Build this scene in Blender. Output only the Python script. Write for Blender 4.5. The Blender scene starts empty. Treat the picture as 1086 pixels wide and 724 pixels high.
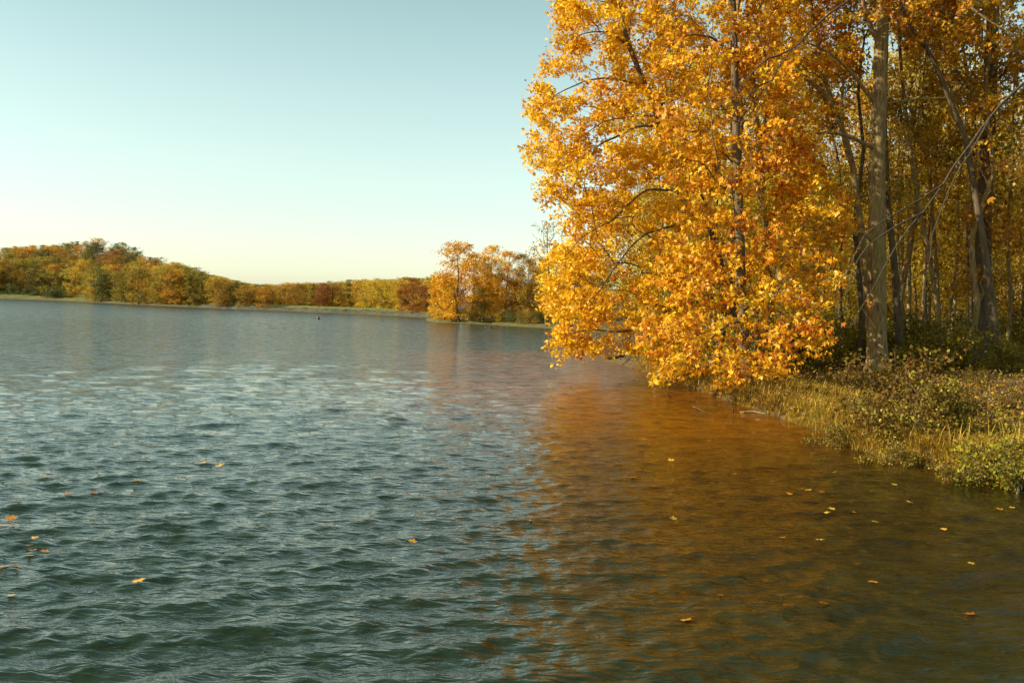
import bpy, math, random
import numpy as np
from math import radians, sin, cos, pi

rng = np.random.default_rng(11)
random.seed(11)
scn = bpy.context.scene
col = scn.collection

# ------------------------------------------------------------------ camera
CAMZ = 3.0; F = 1056.0; ROLL = 0.032; PITCH = 37.3 / 1056.0
fwd = np.array([0, cos(PITCH), -sin(PITCH)])
up0 = np.array([0, sin(PITCH), cos(PITCH)])
wr = np.array([1.0, 0, 0])
cr = cos(ROLL) * wr + sin(ROLL) * up0
cu = -sin(ROLL) * wr + cos(ROLL) * up0
CAM = np.array([0, 0, CAMZ])

def ray(px, py):
    d = fwd * F + cr * (px - 543.0) + cu * (362.0 - py)
    return d / np.linalg.norm(d)

def P(px, py, Y):
    d = ray(px, py)
    return CAM + d * (Y / d[1])

def W(px, py, z=0.0):
    d = ray(px, py)
    return CAM + d * ((z - CAMZ) / d[2])

def toPx(p):
    v = np.asarray(p) - CAM
    z = v @ fwd
    return 543 + F * (v @ cr) / z, 362 - F * (v @ cu) / z

cam = bpy.data.cameras.new('camera'); camo = bpy.data.objects.new('camera', cam)
col.objects.link(camo)
import mathutils
M = mathutils.Matrix(((cr[0], cu[0], -fwd[0], 0), (cr[1], cu[1], -fwd[1], 0), (cr[2], cu[2], -fwd[2], CAMZ), (0, 0, 0, 1)))
camo.matrix_world = M
cam.sensor_width = 36; cam.lens = 36 * F / 1086; cam.clip_end = 6000; cam.clip_start = 0.1
scn.camera = camo

# ------------------------------------------------------------------ light
SUN_AZ = radians(-103)       # from +Y, negative = left
SUN_EL = radians(29)
sd = np.array([sin(SUN_AZ) * cos(SUN_EL), cos(SUN_AZ) * cos(SUN_EL), sin(SUN_EL)])
sl = bpy.data.lights.new('sun', 'SUN'); so = bpy.data.objects.new('sun', sl); col.objects.link(so)
sl.energy = 4.8; sl.angle = radians(0.53); sl.color = (1.0, 0.88, 0.66)
so.rotation_euler = mathutils.Vector((-sd[0], -sd[1], -sd[2])).to_track_quat('-Z', 'Y').to_euler()
so.location = (-40, 0, 40)

wd = bpy.data.worlds.new('World'); scn.world = wd; wd.use_nodes = True
nt = wd.node_tree; nt.nodes.clear()
out = nt.nodes.new('ShaderNodeOutputWorld'); bg = nt.nodes.new('ShaderNodeBackground')
sky = nt.nodes.new('ShaderNodeTexSky'); sky.sky_type = 'NISHITA'; sky.sun_disc = False
sky.sun_elevation = SUN_EL; sky.sun_rotation = SUN_AZ % (2 * pi)
sky.air_density = 1.0; sky.dust_density = 0.9; sky.ozone_density = 1.0
hsv = nt.nodes.new('ShaderNodeHueSaturation'); hsv.inputs['Saturation'].default_value = 0.64
mul = nt.nodes.new('ShaderNodeMix'); mul.data_type = 'RGBA'; mul.blend_type = 'MULTIPLY'
mul.inputs['Factor'].default_value = 1.0
tcw = nt.nodes.new('ShaderNodeTexCoord'); sep = nt.nodes.new('ShaderNodeSeparateXYZ'); tr_ = nt.nodes.new('ShaderNodeValToRGB')
tr_.color_ramp.elements[0].position = 0.0; tr_.color_ramp.elements[0].color = (.97, 1.0, .87, 1)
tr_.color_ramp.elements[1].position = 0.55; tr_.color_ramp.elements[1].color = (.40, .72, .53, 1)
e_ = tr_.color_ramp.elements.new(.2); e_.color = (.82, .935, .77, 1)
e_ = tr_.color_ramp.elements.new(.35); e_.color = (.62, .83, .66, 1)
nt.links.new(tcw.outputs['Generated'], sep.inputs[0]); nt.links.new(sep.outputs['Z'], tr_.inputs[0]); nt.links.new(tr_.outputs[0], mul.inputs['B'])
nt.links.new(sky.outputs[0], hsv.inputs['Color']); nt.links.new(hsv.outputs[0], mul.inputs['A'])
nt.links.new(mul.outputs['Result'], bg.inputs[0]); bg.inputs[1].default_value = 0.123
nt.links.new(bg.outputs[0], out.inputs[0])
scn.view_settings.view_transform = 'Standard'; scn.view_settings.look = 'None'
scn.view_settings.gamma = 1; scn.view_settings.exposure = 0.92
try: scn.view_settings.use_curve_mapping = False
except Exception: pass
scn.cycles.max_bounces = 6; scn.cycles.diffuse_bounces = 3; scn.cycles.glossy_bounces = 3
scn.cycles.transmission_bounces = 4; scn.cycles.caustics_reflective = False; scn.cycles.caustics_refractive = False
scn.cycles.use_denoising = True

# ------------------------------------------------------------------ materials
def mat(name):
    m = bpy.data.materials.new(name); m.use_nodes = True; m.node_tree.nodes.clear()
    return m, m.node_tree.nodes, m.node_tree.links

def ramp(N, stops, interp='LINEAR'):
    r = N.new('ShaderNodeValToRGB'); cr_ = r.color_ramp; cr_.interpolation = interp
    while len(cr_.elements) < len(stops): cr_.elements.new(0.5)
    for e, (p, c) in zip(cr_.elements, stops):
        e.position = p; e.color = (c[0], c[1], c[2], 1)
    return r

def leaf_mat(name, stops, transl=0.38, rough=0.45, objvar=0.0, spec=0.3):
    m, N, L = mat(name)
    o = N.new('ShaderNodeOutputMaterial'); a = N.new('ShaderNodeAttribute'); a.attribute_name = 'tone'
    r = ramp(N, stops)
    if objvar:
        oi = N.new('ShaderNodeObjectInfo'); mm = N.new('ShaderNodeMath'); mm.operation = 'MULTIPLY_ADD'
        mm.inputs[1].default_value = objvar; mm.inputs[2].default_value = -objvar / 2
        ad = N.new('ShaderNodeMath'); ad.operation = 'ADD'; ad.use_clamp = True
        L.new(oi.outputs['Random'], mm.inputs[0]); L.new(mm.outputs[0], ad.inputs[0]); L.new(a.outputs['Fac'], ad.inputs[1])
        L.new(ad.outputs[0], r.inputs[0])
    else:
        L.new(a.outputs['Fac'], r.inputs[0])
    p = N.new('ShaderNodeBsdfPrincipled'); p.inputs['Roughness'].default_value = rough
    p.inputs['Specular IOR Level'].default_value = spec
    t = N.new('ShaderNodeBsdfTranslucent'); mx = N.new('ShaderNodeMixShader'); mx.inputs[0].default_value = transl
    L.new(r.outputs[0], p.inputs['Base Color']); L.new(r.outputs[0], t.inputs['Color'])
    L.new(p.outputs[0], mx.inputs[1]); L.new(t.outputs[0], mx.inputs[2]); L.new(mx.outputs[0], o.inputs[0])
    return m

MAPLE = leaf_mat('maple_leaves', [(0, (.30, .06, .008)), (.16, (.54, .16, .008)), (.38, (.68, .29, .010)), (.64, (.76, .41, .013)), (.88, (.78, .51, .022)), (1, (.58, .50, .05))])
MAPLEY = leaf_mat('golden_maple_leaves', [(0, (.34, .08, .006)), (.12, (.58, .21, .008)), (.32, (.76, .38, .010)), (.6, (.84, .50, .014)), (.88, (.84, .58, .022)), (1, (.60, .54, .04))])
MAPLE2 = leaf_mat('deep_orange_leaves', [(0, (.26, .05, .008)), (.2, (.46, .15, .010)), (.5, (.58, .27, .014)), (.8, (.66, .37, .02)), (1, (.6, .44, .04))])
L_GOLD = leaf_mat('gold_leaves', [(0, (.32, .14, .012)), (.4, (.56, .33, .018)), (.8, (.64, .44, .026)), (1, (.46, .40, .05))], objvar=.3)
L_ORANGE = leaf_mat('orange_leaves', [(0, (.30, .10, .010)), (.4, (.56, .24, .012)), (.8, (.66, .35, .016)), (1, (.6, .42, .03))], objvar=.3)
L_OLIVE = leaf_mat('olive_leaves', [(0, (.14, .08, .010)), (.4, (.24, .18, .015)), (.8, (.36, .28, .022)), (1, (.48, .36, .03))], objvar=.3)
L_GREEN = leaf_mat('green_leaves', [(0, (.05, .045, .01)), (.5, (.09, .10, .018)), (1, (.17, .18, .03))], objvar=.3)
L_RUST = leaf_mat('rust_leaves', [(0, (.14, .035, .008)), (.5, (.28, .08, .012)), (1, (.42, .15, .02))], objvar=.3)
L_SHRUB = leaf_mat('shrub_leaves', [(0, (.18, .08, .012)), (.25, (.16, .12, .015)), (.55, (.18, .18, .02)), (.8, (.32, .28, .025)), (1, (.5, .36, .03))], objvar=.3, spec=.1, rough=.7)
L_BRAMBLE = leaf_mat('bramble_leaves', [(0, (.09, .035, .012)), (.3, (.20, .095, .016)), (.55, (.13, .085, .015)), (.8, (.20, .16, .02)), (1, (.45, .34, .05))], objvar=.3, spec=.1, rough=.7)
L_REED = leaf_mat('dry_grass', [(0, (.13, .06, .012)), (.3, (.32, .18, .022)), (.7, (.52, .33, .04)), (.9, (.30, .25, .025)), (1, (.14, .15, .02))], transl=.3)
L_LITTER = leaf_mat('leaf_litter', [(0, (.08, .04, .012)), (.4, (.18, .09, .018)), (.75, (.33, .17, .024)), (1, (.5, .32, .04))], transl=.12)
L_YEL = leaf_mat('sunny_leaves', [(0, (.38, .20, .012)), (.4, (.62, .40, .018)), (.8, (.72, .52, .028)), (1, (.5, .46, .05))], objvar=.3, transl=.45)
L_FLOAT = leaf_mat('floating_leaf', [(0, (.26, .09, .015)), (.5, (.55, .22, .02)), (1, (.62, .38, .05))], transl=.15, rough=.3)

def bark_mat(name, c1, c2, scale=1.0):
    m, N, L = mat(name)
    o = N.new('ShaderNodeOutputMaterial'); tc = N.new('ShaderNodeTexCoord'); mp = N.new('ShaderNodeMapping')
    mp.inputs['Scale'].default_value = (9 * scale, 9 * scale, 1.6 * scale)
    n = N.new('ShaderNodeTexNoise'); n.inputs['Scale'].default_value = 1.5; n.inputs['Detail'].default_value = 8
    n2 = N.new('ShaderNodeTexNoise'); n2.inputs['Scale'].default_value = 1.1; n2.inputs['Detail'].default_value = 3
    r = ramp(N, [(.3, c1), (.62, c2)]); mx = N.new('ShaderNodeMix'); mx.data_type = 'RGBA'
    r2 = ramp(N, [(.45, (0, 0, 0)), (.6, (1, 1, 1))])
    mx.inputs['B'].default_value = (c2[0] * .75, c2[1] * .95, c2[2] * .7, 1)
    p = N.new('ShaderNodeBsdfPrincipled'); p.inputs['Roughness'].default_value = .9
    b = N.new('ShaderNodeBump'); b.inputs['Strength'].default_value = .7; b.inputs['Distance'].default_value = .03
    L.new(tc.outputs['Object'], mp.inputs[0]); L.new(mp.outputs[0], n.inputs['Vector']); L.new(tc.outputs['Object'], n2.inputs['Vector'])
    L.new(n.outputs['Fac'], r.inputs[0]); L.new(n2.outputs['Fac'], r2.inputs[0]); L.new(r.outputs[0], mx.inputs['A'])
    sc = N.new('ShaderNodeMath'); sc.operation = 'MULTIPLY'; sc.inputs[1].default_value = .5
    L.new(r2.outputs[0], sc.inputs[0]); L.new(sc.outputs[0], mx.inputs['Factor'])
    L.new(mx.outputs['Result'], p.inputs['Base Color']); L.new(n.outputs['Fac'], b.inputs['Height']); L.new(b.outputs[0], p.inputs['Normal'])
    L.new(p.outputs[0], o.inputs[0])
    return m
BARK = bark_mat('grey_bark', (.075, .046, .018), (.33, .215, .09))
BARKD = bark_mat('dark_bark', (.045, .03, .018), (.15, .10, .055))
BARKS = bark_mat('dark_branch_bark', (.018, .012, .007), (.075, .05, .028), 2)
TWIG = bark_mat('twig_bark', (.05, .035, .018), (.15, .11, .06), 3)

# ------------------------------------------------------------------ mesh helpers
def mesh_np(name, V, faces_list, m, attrs=None, smooth=False):
    """faces_list: list of int arrays (n,k)"""
    me = bpy.data.meshes.new(name)
    V = np.asarray(V, dtype=np.float32)
    me.vertices.add(len(V)); me.vertices.foreach_set('co', V.ravel())
    fl = [np.asarray(f, dtype=np.int32) for f in faces_list if len(f)]
    loops = np.concatenate([f.ravel() for f in fl]); tot = np.concatenate([np.full(len(f), f.shape[1], np.int32) for f in fl])
    start = np.concatenate([[0], np.cumsum(tot)[:-1]]).astype(np.int32)
    me.loops.add(len(loops)); me.loops.foreach_set('vertex_index', loops)
    me.polygons.add(len(tot)); me.polygons.foreach_set('loop_start', start)
    try: me.polygons.foreach_set('loop_total', tot)
    except Exception: pass
    if smooth: me.polygons.foreach_set('use_smooth', np.ones(len(tot), dtype=bool))
    me.update(calc_edges=True)
    for k, (dom, arr) in (attrs or {}).items():
        a = me.attributes.new(k, 'FLOAT', dom); a.data.foreach_set('value', np.asarray(arr, dtype=np.float32))
    if m: me.materials.append(m)
    return me

def obj(name, me, parent=None, loc=None):
    o = bpy.data.objects.new(name, me); col.objects.link(o)
    if parent: o.parent = parent
    if loc is not None: o.location = loc
    return o

def tag(o, label=None, cat=None, group=None, kind=None):
    if label: o['label'] = label
    if cat: o['category'] = cat
    if group: o['group'] = group
    if kind: o['kind'] = kind
    return o

def empty(name, loc, label=None, cat=None, group=None):
    o = bpy.data.objects.new(name, None); col.objects.link(o); o.location = loc; o.empty_display_size = .2
    return tag(o, label, cat, group)

def norm(v): return v / (np.linalg.norm(v, axis=-1, keepdims=True) + 1e-9)

# leaf templates
MAPLE_T = (np.array([(0, 0, 0), (-.2, .45, .03), (0, 1, -.16), (.2, .45, .03),
                     (0, .02, 0), (-.14, .44, .02), (-.66, .66, -.14), (-.42, .10, -.02),
                     (0, .02, 0), (.42, .10, -.02), (.66, .66, -.14), (.14, .44, .02)]), np.array([(0, 3, 2, 1), (4, 5, 6, 7), (8, 9, 10, 11)]))
KITE_T = (np.array([(0, 0, 0), (-.36, .45, .08), (0, 1, -.08), (.36, .45, .08)]), np.array([(0, 3, 2, 1)]))
FOLD_T = (np.array([(0, 0, 0), (-.5, .35, .14), (-.12, .9, -.05), (.0, .5, -.03), (.5, .35, .14), (.3, .95, -.1)]), np.array([(0, 3, 2, 1), (0, 4, 5, 3)]))

def leaves_arrays(pos, size, T, droop=.5, up=.35, side=None):
    n = len(pos); tv, tf = T
    d = rng.normal(size=(n, 3)); d[:, 2] -= droop * 1.2; d = norm(d)
    nn = rng.normal(size=(n, 3)); nn[:, 2] += up * 1.5
    if side is not None: nn += side
    nn = norm(nn - d * np.sum(nn * d, 1, keepdims=True)); s = np.cross(d, nn)
    sz = (size * rng.uniform(.65, 1.2, n))[:, None, None]
    V = pos[:, None, :] + sz * (tv[None, :, 0:1] * s[:, None, :] + tv[None, :, 1:2] * d[:, None, :] + tv[None, :, 2:3] * nn[:, None, :])
    Fc = (np.arange(n) * len(tv))[:, None, None] + tf[None]
    return V.reshape(-1, 3), Fc.reshape(-1, tf.shape[1])

def leaf_mesh(name, pos, size, T, m, tone, **kw):
    V, Fc = leaves_arrays(pos, size, T, **kw)
    return mesh_np(name, V, [Fc], m, {'tone': ('FACE', np.repeat(np.clip(tone, 0, 1), len(T[1])))})

def spline(pts, step):
    pts = np.asarray(pts, float)
    q = np.vstack([2 * pts[0] - pts[1], pts, 2 * pts[-1] - pts[-2]]); o = []
    for i in range(1, len(q) - 2):
        n = max(2, int(np.linalg.norm(q[i + 1] - q[i]) / step))
        t = np.linspace(0, 1, n, endpoint=False)[:, None]
        o.append(.5 * ((2 * q[i]) + (-q[i - 1] + q[i + 1]) * t + (2 * q[i - 1] - 5 * q[i] + 4 * q[i + 1] - q[i + 2]) * t ** 2 + (-q[i - 1] + 3 * q[i] - 3 * q[i + 1] + q[i + 2]) * t ** 3))
    o.append(pts[-1:]); return np.vstack(o)

def tube(pts, rad, ns, seedoff=0.0, rough=0.0):
    pts = np.asarray(pts); rad = np.asarray(rad)
    t = np.gradient(pts, axis=0); t = norm(t)
    ref = np.array([0.31, 0.95, 0.05]) if abs(t[0, 2]) > .5 else np.array([0.02, .1, 1.0])
    a = norm(np.cross(t, ref)); b = np.cross(t, a)
    ang = np.arange(ns) * 2 * pi / ns + seedoff
    R = rad[:, None] * np.ones(ns)[None]
    if rough: R = R * (1 + rough * np.sin(2 * ang + seedoff * 7)[None] * .6 + rough * np.sin(3 * ang[None] + np.arange(len(pts))[:, None] * .35) + rng.normal(0, rough * .25, R.shape))
    V = pts[:, None] + R[..., None] * (np.cos(ang)[None, :, None] * a[:, None] + np.sin(ang)[None, :, None] * b[:, None])
    n = len(pts); i = np.arange(n - 1)[:, None] * ns; j = np.arange(ns)[None]; j2 = (j + 1) % ns
    Fc = np.stack([i + j, i + j2, i + ns + j2, i + ns + j], -1).reshape(-1, 4)
    return V.reshape(-1, 3), Fc

class MB:
    def __init__(s): s.V = []; s.F = []; s.n = 0
    def add(s, V, F_):
        s.V.append(V); s.F.append(F_ + s.n); s.n += len(V)
    def mesh(s, name, m, smooth=True): return mesh_np(name, np.vstack(s.V), [np.vstack(s.F)], m, smooth=smooth)

# ------------------------------------------------------------------ tree generator
def grow(paths, pts, bf=.35, tip=.006, ex=2.4, step=.35, rough=0.0):
    """paths: list of (points, r0, r1); the first is the trunk. pts: crown points joined by a weighted spanning tree."""
    nod = []; par = []; rmin = []; tagp = []
    for k, (pp, r0, r1) in enumerate(paths):
        q = spline(pp, step)
        if k: 
            q = q + rng.normal(0, step * .06, q.shape) * np.linspace(0, 1, len(q))[:, None]
            base = np.array(nod); a = int(np.argmin(np.linalg.norm(base - q[0], axis=1)))
        else: a = -1
        rr = r0 + (r1 - r0) * np.linspace(0, 1, len(q)) ** .8
        for i in range(len(q)):
            if k and i == 0 and np.linalg.norm(np.array(nod[a]) - q[0]) < step * .5: continue
            par.append(a if i == 0 or (k and a >= 0 and len(nod) and tagp[-1:] != [k]) else len(nod) - 1)
            nod.append(q[i]); rmin.append(rr[i]); tagp.append(k)
    S = len(nod); nod = np.array(nod); par = list(par)
    # path length of skeleton nodes
    pl = np.zeros(S)
    for i in range(S):
        if par[i] >= 0: pl[i] = pl[par[i]] + np.linalg.norm(nod[i] - nod[par[i]])
    n = len(pts)
    best = np.full(n, 1e9); bp = np.zeros(n, int)
    # avoid the lowest third of the trunk
    for i in range(S):
        if tagp[i] == 0 and i < S and (nod[i][2] - nod[0][2]) < 1.8: continue
        c = np.linalg.norm(pts - nod[i], axis=1) + bf * pl[i] + (0.6 if tagp[i] == 0 else 0)
        w = c < best; best[w] = c[w]; bp[w] = i
    done = np.zeros(n, bool); allp = list(nod); plx = list(pl)
    for _ in range(n):
        b = np.where(done, 1e9, best); i = int(np.argmin(b)); done[i] = True
        pi_ = bp[i]; idx = len(allp); d0 = np.linalg.norm(pts[i] - allp[pi_])
        if d0 > step * 2.2:      # intermediate nodes with a curved run
            m_ = int(d0 / step); A = np.array(allp[pi_]); B = pts[i]; last = pi_
            off = rng.normal(0, .07 * d0, 3); off[2] += .10 * d0
            for q in range(1, m_):
                t = q / m_; X = A + (B - A) * t + off * 4 * t * (1 - t) * .6
                allp.append(X); par.append(last); rmin.append(0); tagp.append(-1); plx.append(plx[last] + d0 / m_); last = len(allp) - 1
                c = np.linalg.norm(pts - X, axis=1) + bf * plx[-1]; w = (c < best) & ~done; best[w] = c[w]; bp[w] = last
            pi_ = last
        idx = len(allp); allp.append(pts[i]); par.append(pi_); rmin.append(0); tagp.append(-1)
        plx.append(plx[pi_] + np.linalg.norm(pts[i] - allp[pi_]))
        c = np.linalg.norm(pts - pts[i], axis=1) + bf * plx[-1]; w = (c < best) & ~done; best[w] = c[w]; bp[w] = idx
    nod = np.array(allp); N_ = len(nod); par = np.array(par)
    order = list(range(N_))
    acc = np.zeros(N_); size = np.ones(N_, int)
    kids = [[] for _ in range(N_)]
    for i in range(N_):
        if par[i] >= 0: kids[par[i]].append(i)
    for i in reversed(order):
        if not kids[i]: acc[i] = tip ** ex
        if par[i] >= 0: acc[par[i]] += acc[i]; size[par[i]] += size[i]
    rad = np.maximum(acc ** (1 / ex), np.array(rmin))
    # chains
    chains = []
    stack = [(0, -1)]
    while stack:
        s, p = stack.pop(); ch = [p, s] if p >= 0 else [s]; c = s
        while kids[c]:
            same = [k for k in kids[c] if tagp[k] == tagp[c] and tagp[c] >= 0]
            nx = same[0] if same else max(kids[c], key=lambda k: rad[k])
            for k in kids[c]:
                if k != nx: stack.append((k, c))
            ch.append(nx); c = nx
        chains.append(ch)
    return nod, par, rad, size, chains, np.array(tagp)

def build_wood(root, G, m_trunk, m_twig, npaths, rough=.05, ns0=14, limb_r=.035):
    nod, par, rad, size, chains, tg = G
    twigs = MB(); groups = {}
    for ch in chains:
        if len(ch) < 2: continue
        pts = nod[ch]; r = rad[ch].copy()
        isroot = ch[0] == 0
        if not isroot: r[0] = min(r[0], r[1] * 1.25)
        R = r[1]
        if isroot:      # flare
            h = np.linalg.norm(pts - pts[0], axis=1); r = r * (1 + .75 * np.exp(-h / (r[0] * 1.1)))
            V, Fc = tube(pts, r, ns0, rng.uniform(0, 6), rough); groups.setdefault('trunk', MB()).add(V, Fc)
        elif R > limb_r:
            V, Fc = tube(pts, r, 7, rng.uniform(0, 6), rough * .6)
            b = MB(); b.add(V, Fc); groups.setdefault('limb', []).append((R, b))
        else:
            V, Fc = tube(pts, r, 4 if R > .015 else 3, rng.uniform(0, 6)); twigs.add(V, Fc)
    t = obj('trunk', groups['trunk'].mesh('trunk', m_trunk), root)
    L_ = sorted(groups.get('limb', []), key=lambda x: -x[0])
    for k, (R, b) in enumerate(L_[:60]): obj('limb', b.mesh('limb', m_trunk), root)
    for R, b in L_[60:]:
        for V, Fc in zip(b.V, b.F): twigs.add(V, Fc)
    if twigs.n: obj('twigs', twigs.mesh('twigs', m_twig), root)

def leaf_points(G, per, spread, maxsize=4, flat=.6):
    nod, par, rad, size, chains, tg = G
    idx = np.where((size <= maxsize) & (tg < 0) & (par >= 0))[0]
    A = nod[par[idx]]; B = nod[idx]
    rep = rng.poisson(per, len(idx))
    A = np.repeat(A, rep, 0); B = np.repeat(B, rep, 0); own = np.repeat(idx, rep)
    t = rng.uniform(.1, 1.15, len(A))[:, None]
    off = rng.normal(0, spread, A.shape); off[:, 2] *= flat; off[:, 2] -= abs(rng.normal(0, spread * .4, len(A)))
    return A + (B - A) * t + off, own

def pin(poly, x, y):
    poly = np.asarray(poly, float); r = np.zeros(len(x), bool); j = len(poly) - 1
    for i in range(len(poly)):
        xi, yi = poly[i]; xj, yj = poly[j]
        c = ((yi > y) != (yj > y)) & (x < (xj - xi) * (y - yi) / (yj - yi + 1e-12) + xi); r ^= c; j = i
    return r

def cloud(poly, n, Yf, thick, clumps, cr_=(.75, .75, .42), minz=.35):
    """n points inside a volume whose outline is poly (photo px) at depth Yf(px,py) with a real thickness, gathered in leafy clumps"""
    poly = np.asarray(poly, float); lo = poly.min(0); hi = poly.max(0); C = []
    while len(C) < clumps:
        p = rng.uniform(lo, hi)
        if pin(poly, p[:1], p[1:2])[0]: C.append(P(p[0], p[1], Yf(*p) + rng.uniform(-.5, .5) * thick))
    C = np.array(C); k = rng.integers(0, clumps, n * 2)
    q = C[k] + rng.normal(0, 1, (n * 2, 3)) * np.array(cr_)
    uv = np.array([toPx(a) for a in q]); w = pin(poly, uv[:, 0], uv[:, 1]) & (q[:, 2] > minz)
    return q[w][:n]

# ------------------------------------------------------------------ lake outline + terrain
right_px = [(1086, 518), (1060, 511), (1030, 503), (1010, 501), (985, 494), (960, 491), (930, 483), (900, 474), (878, 462), (850, 451), (820, 441), (790, 431), (760, 421), (735, 411), (705, 401), (680, 392), (655, 386), (638, 383)]
LK = [(15.5, 6), (14.5, 10), (11.5, 14.5)]
LK += [tuple(W(*p)[:2]) for p in right_px]
e = W(638, 383)[:2]
LK += [(e[0] + .8, e[1] + 4), (e[0] + 4.5, e[1] + 9), (13, 75), (16, 95), (15, 112), (13, 124)]
pen_px = [(612, 350), (590, 348.5), (573, 347.5), (545, 345.8), (520, 344.2), (495, 343.2), (472, 342.3), (458, 341.2), (453, 340)]
LK += [tuple(W(*p)[:2]) for p in pen_px]
LK += [(-17, 192), (-15, 215)]
far_px = [(454, 337.2), (416, 335), (380, 333.2), (340, 331.6), (300, 329.8), (255, 328.2), (205, 326), (166, 324.4), (120, 322), (83, 320), (40, 318.2), (0, 316.8), (-50, 315.2)]
LK += [tuple(W(*p)[:2]) for p in far_px]
LK += [(-330, 330), (-420, 220), (-380, 60), (-200, 8), (-60, 3.2), (-12, 3.0), (0, 3.4), (8, 3.6), (13, 4.0)]
LK = np.array(LK)

def sdist(x, y):
    x = np.asarray(x, float); y = np.asarray(y, float); d = np.full(x.shape, 1e9)
    for i in range(len(LK)):
        a = LK[i]; b = LK[(i + 1) % len(LK)]; ab = b - a
        t = np.clip(((x - a[0]) * ab[0] + (y - a[1]) * ab[1]) / (ab @ ab), 0, 1)
        d = np.minimum(d, np.hypot(x - a[0] - t * ab[0], y - a[1] - t * ab[1]))
    ins = pin(LK, x.ravel(), y.ravel()).reshape(x.shape)
    return np.where(ins, -d, d)

def wob(x, y, s, ph=0):
    return (np.sin(x / s + ph + 1.3 * np.sin(y / s * .7 + ph)) + np.sin(y / s * 1.3 + 2 * ph + 1.1 * np.sin(x / s * .9)) + .5 * np.sin((x + y) / s * 2.3 + ph)) / 2.5

def sm(a, b, t): u = np.clip((t - a) / (b - a), 0, 1); return u * u * (3 - 2 * u)

SKY_PX = np.array([(-200, 270), (-60, 268), (0, 263), (30, 259), (62, 258), (80, 255), (100, 252), (118, 251), (138, 254), (160, 264), (180, 270), (200, 283), (220, 290), (240, 295), (262, 300), (285, 301), (320, 299), (350, 298), (400, 295), (450, 293), (700, 293)])
def skyz(x, y):
    v = np.stack([x, y, np.full(np.shape(x), 10.0) - CAMZ * 1.0], -1)
    px = 543 + F * (v @ cr) / (v @ fwd)
    py = np.interp(px, SKY_PX[:, 0], SKY_PX[:, 1])
    hor = 307.3 + ROLL * px
    return CAMZ + (hor - py) / F * y, px

def height(x, y, d=None):
    x = np.asarray(x, float); y = np.asarray(y, float)
    if d is None: d = sdist(x, y)
    w = wob(x, y, 3.1) * .07 + wob(x, y, .9, 2) * .025
    land = -.02 + .36 * sm(-.05, .55, d) + .055 * np.clip(d, 0, 12) + .045 * np.clip(d - 12, 0, 90) + w * sm(0, 1.5, d)
    far = (y > 185)
    zs, px = skyz(np.where(far, x, 0), np.where(far, y, 300.))
    hill = np.clip(zs - 10.0, 0, 22) * np.clip((d - 4) / 75, 0, 1) ** .8 * (1 - .5 * sm(85, 140, d))
    lf = .5 * sm(0, 2, d) + .02 * np.clip(d, 0, 60) + hill + wob(x, y, 23) * .5 * sm(5, 30, d)
    near = (y < 6) & (x < 40)
    ln = 1.3 * sm(0, 1.2, d) + w
    land = np.where(far, lf, np.where(near, ln, land))
    bed = -.05 - .45 * sm(0, 3, -d) - .09 * np.clip(-d, 0, 40)
    return np.where(d > 0, land, bed)

def gz(x, y): return float(height(np.array([x]), np.array([y]))[0])

# polar ground sheet around the camera
az = np.concatenate([np.radians(np.arange(-180, -36, 4)), np.radians(np.arange(-36, 42, .22)), np.radians(np.arange(42, 180, 4))])
rr = np.concatenate([[.5], np.geomspace(2, 14, 22)[:-1], np.geomspace(14, 75, 210)[:-1], np.geomspace(75, 480, 110)[:-1], np.geomspace(480, 4000, 14)])
R_, A_ = np.meshgrid(rr, az, indexing='ij')
X = R_ * np.sin(A_); Y = R_ * np.cos(A_)
D = sdist(X, Y); Z = height(X, Y, D)
Z = Z + np.where((D > 0) & (R_ < 80), rng.normal(0, .018, Z.shape), 0)
nr, na = X.shape
V = np.stack([X, Y, Z], -1).reshape(-1, 3)
i = np.arange(nr - 1)[:, None] * na; j = np.arange(na)[None]; j2 = (j + 1) % na
Fg = np.stack([i + j, i + j2, i + na + j2, i + na + j], -1).reshape(-1, 4)[:, ::-1]
m, N, L = mat('ground')
o = N.new('ShaderNodeOutputMaterial'); p = N.new('ShaderNodeBsdfPrincipled'); p.inputs['Roughness'].default_value = .95
tc = N.new('ShaderNodeTexCoord'); n1 = N.new('ShaderNodeTexNoise'); n1.inputs['Scale'].default_value = 9; n1.inputs['Detail'].default_value = 9; n1.inputs['Roughness'].default_value = .7
n2 = N.new('ShaderNodeTexNoise'); n2.inputs['Scale'].default_value = .5; n2.inputs['Detail'].default_value = 5
r1 = ramp(N, [(.32, (.02, .013, .005)), (.5, (.07, .042, .012)), (.62, (.14, .082, .018)), (.75, (.25, .15, .03))])
r2 = ramp(N, [(.3, (.05, .055, .01)), (.6, (.12, .125, .018)), (.8, (.17, .155, .028))])
at = N.new('ShaderNodeAttribute'); at.attribute_name = 'grass'
ml = N.new('ShaderNodeMix'); ml.data_type = 'RGBA'
b = N.new('ShaderNodeBump'); b.inputs['Strength'].default_value = .8; b.inputs['Distance'].default_value = .05
L.new(tc.outputs['Object'], n1.inputs['Vector']); L.new(tc.outputs['Object'], n2.inputs['Vector'])
L.new(n1.outputs['Fac'], r1.inputs[0]); L.new(n2.outputs['Fac'], r2.inputs[0]); L.new(at.outputs['Fac'], ml.inputs['Factor'])
L.new(r1.outputs[0], ml.inputs['A']); L.new(r2.outputs[0], ml.inputs['B']); L.new(ml.outputs['Result'], p.inputs['Base Color'])
L.new(n1.outputs['Fac'], b.inputs['Height']); L.new(b.outputs[0], p.inputs['Normal']); L.new(p.outputs[0], o.inputs[0])
gr = ((Y > 185) & (D < 24)).astype(float) * sm(0.5, 3, D) * .9
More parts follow.
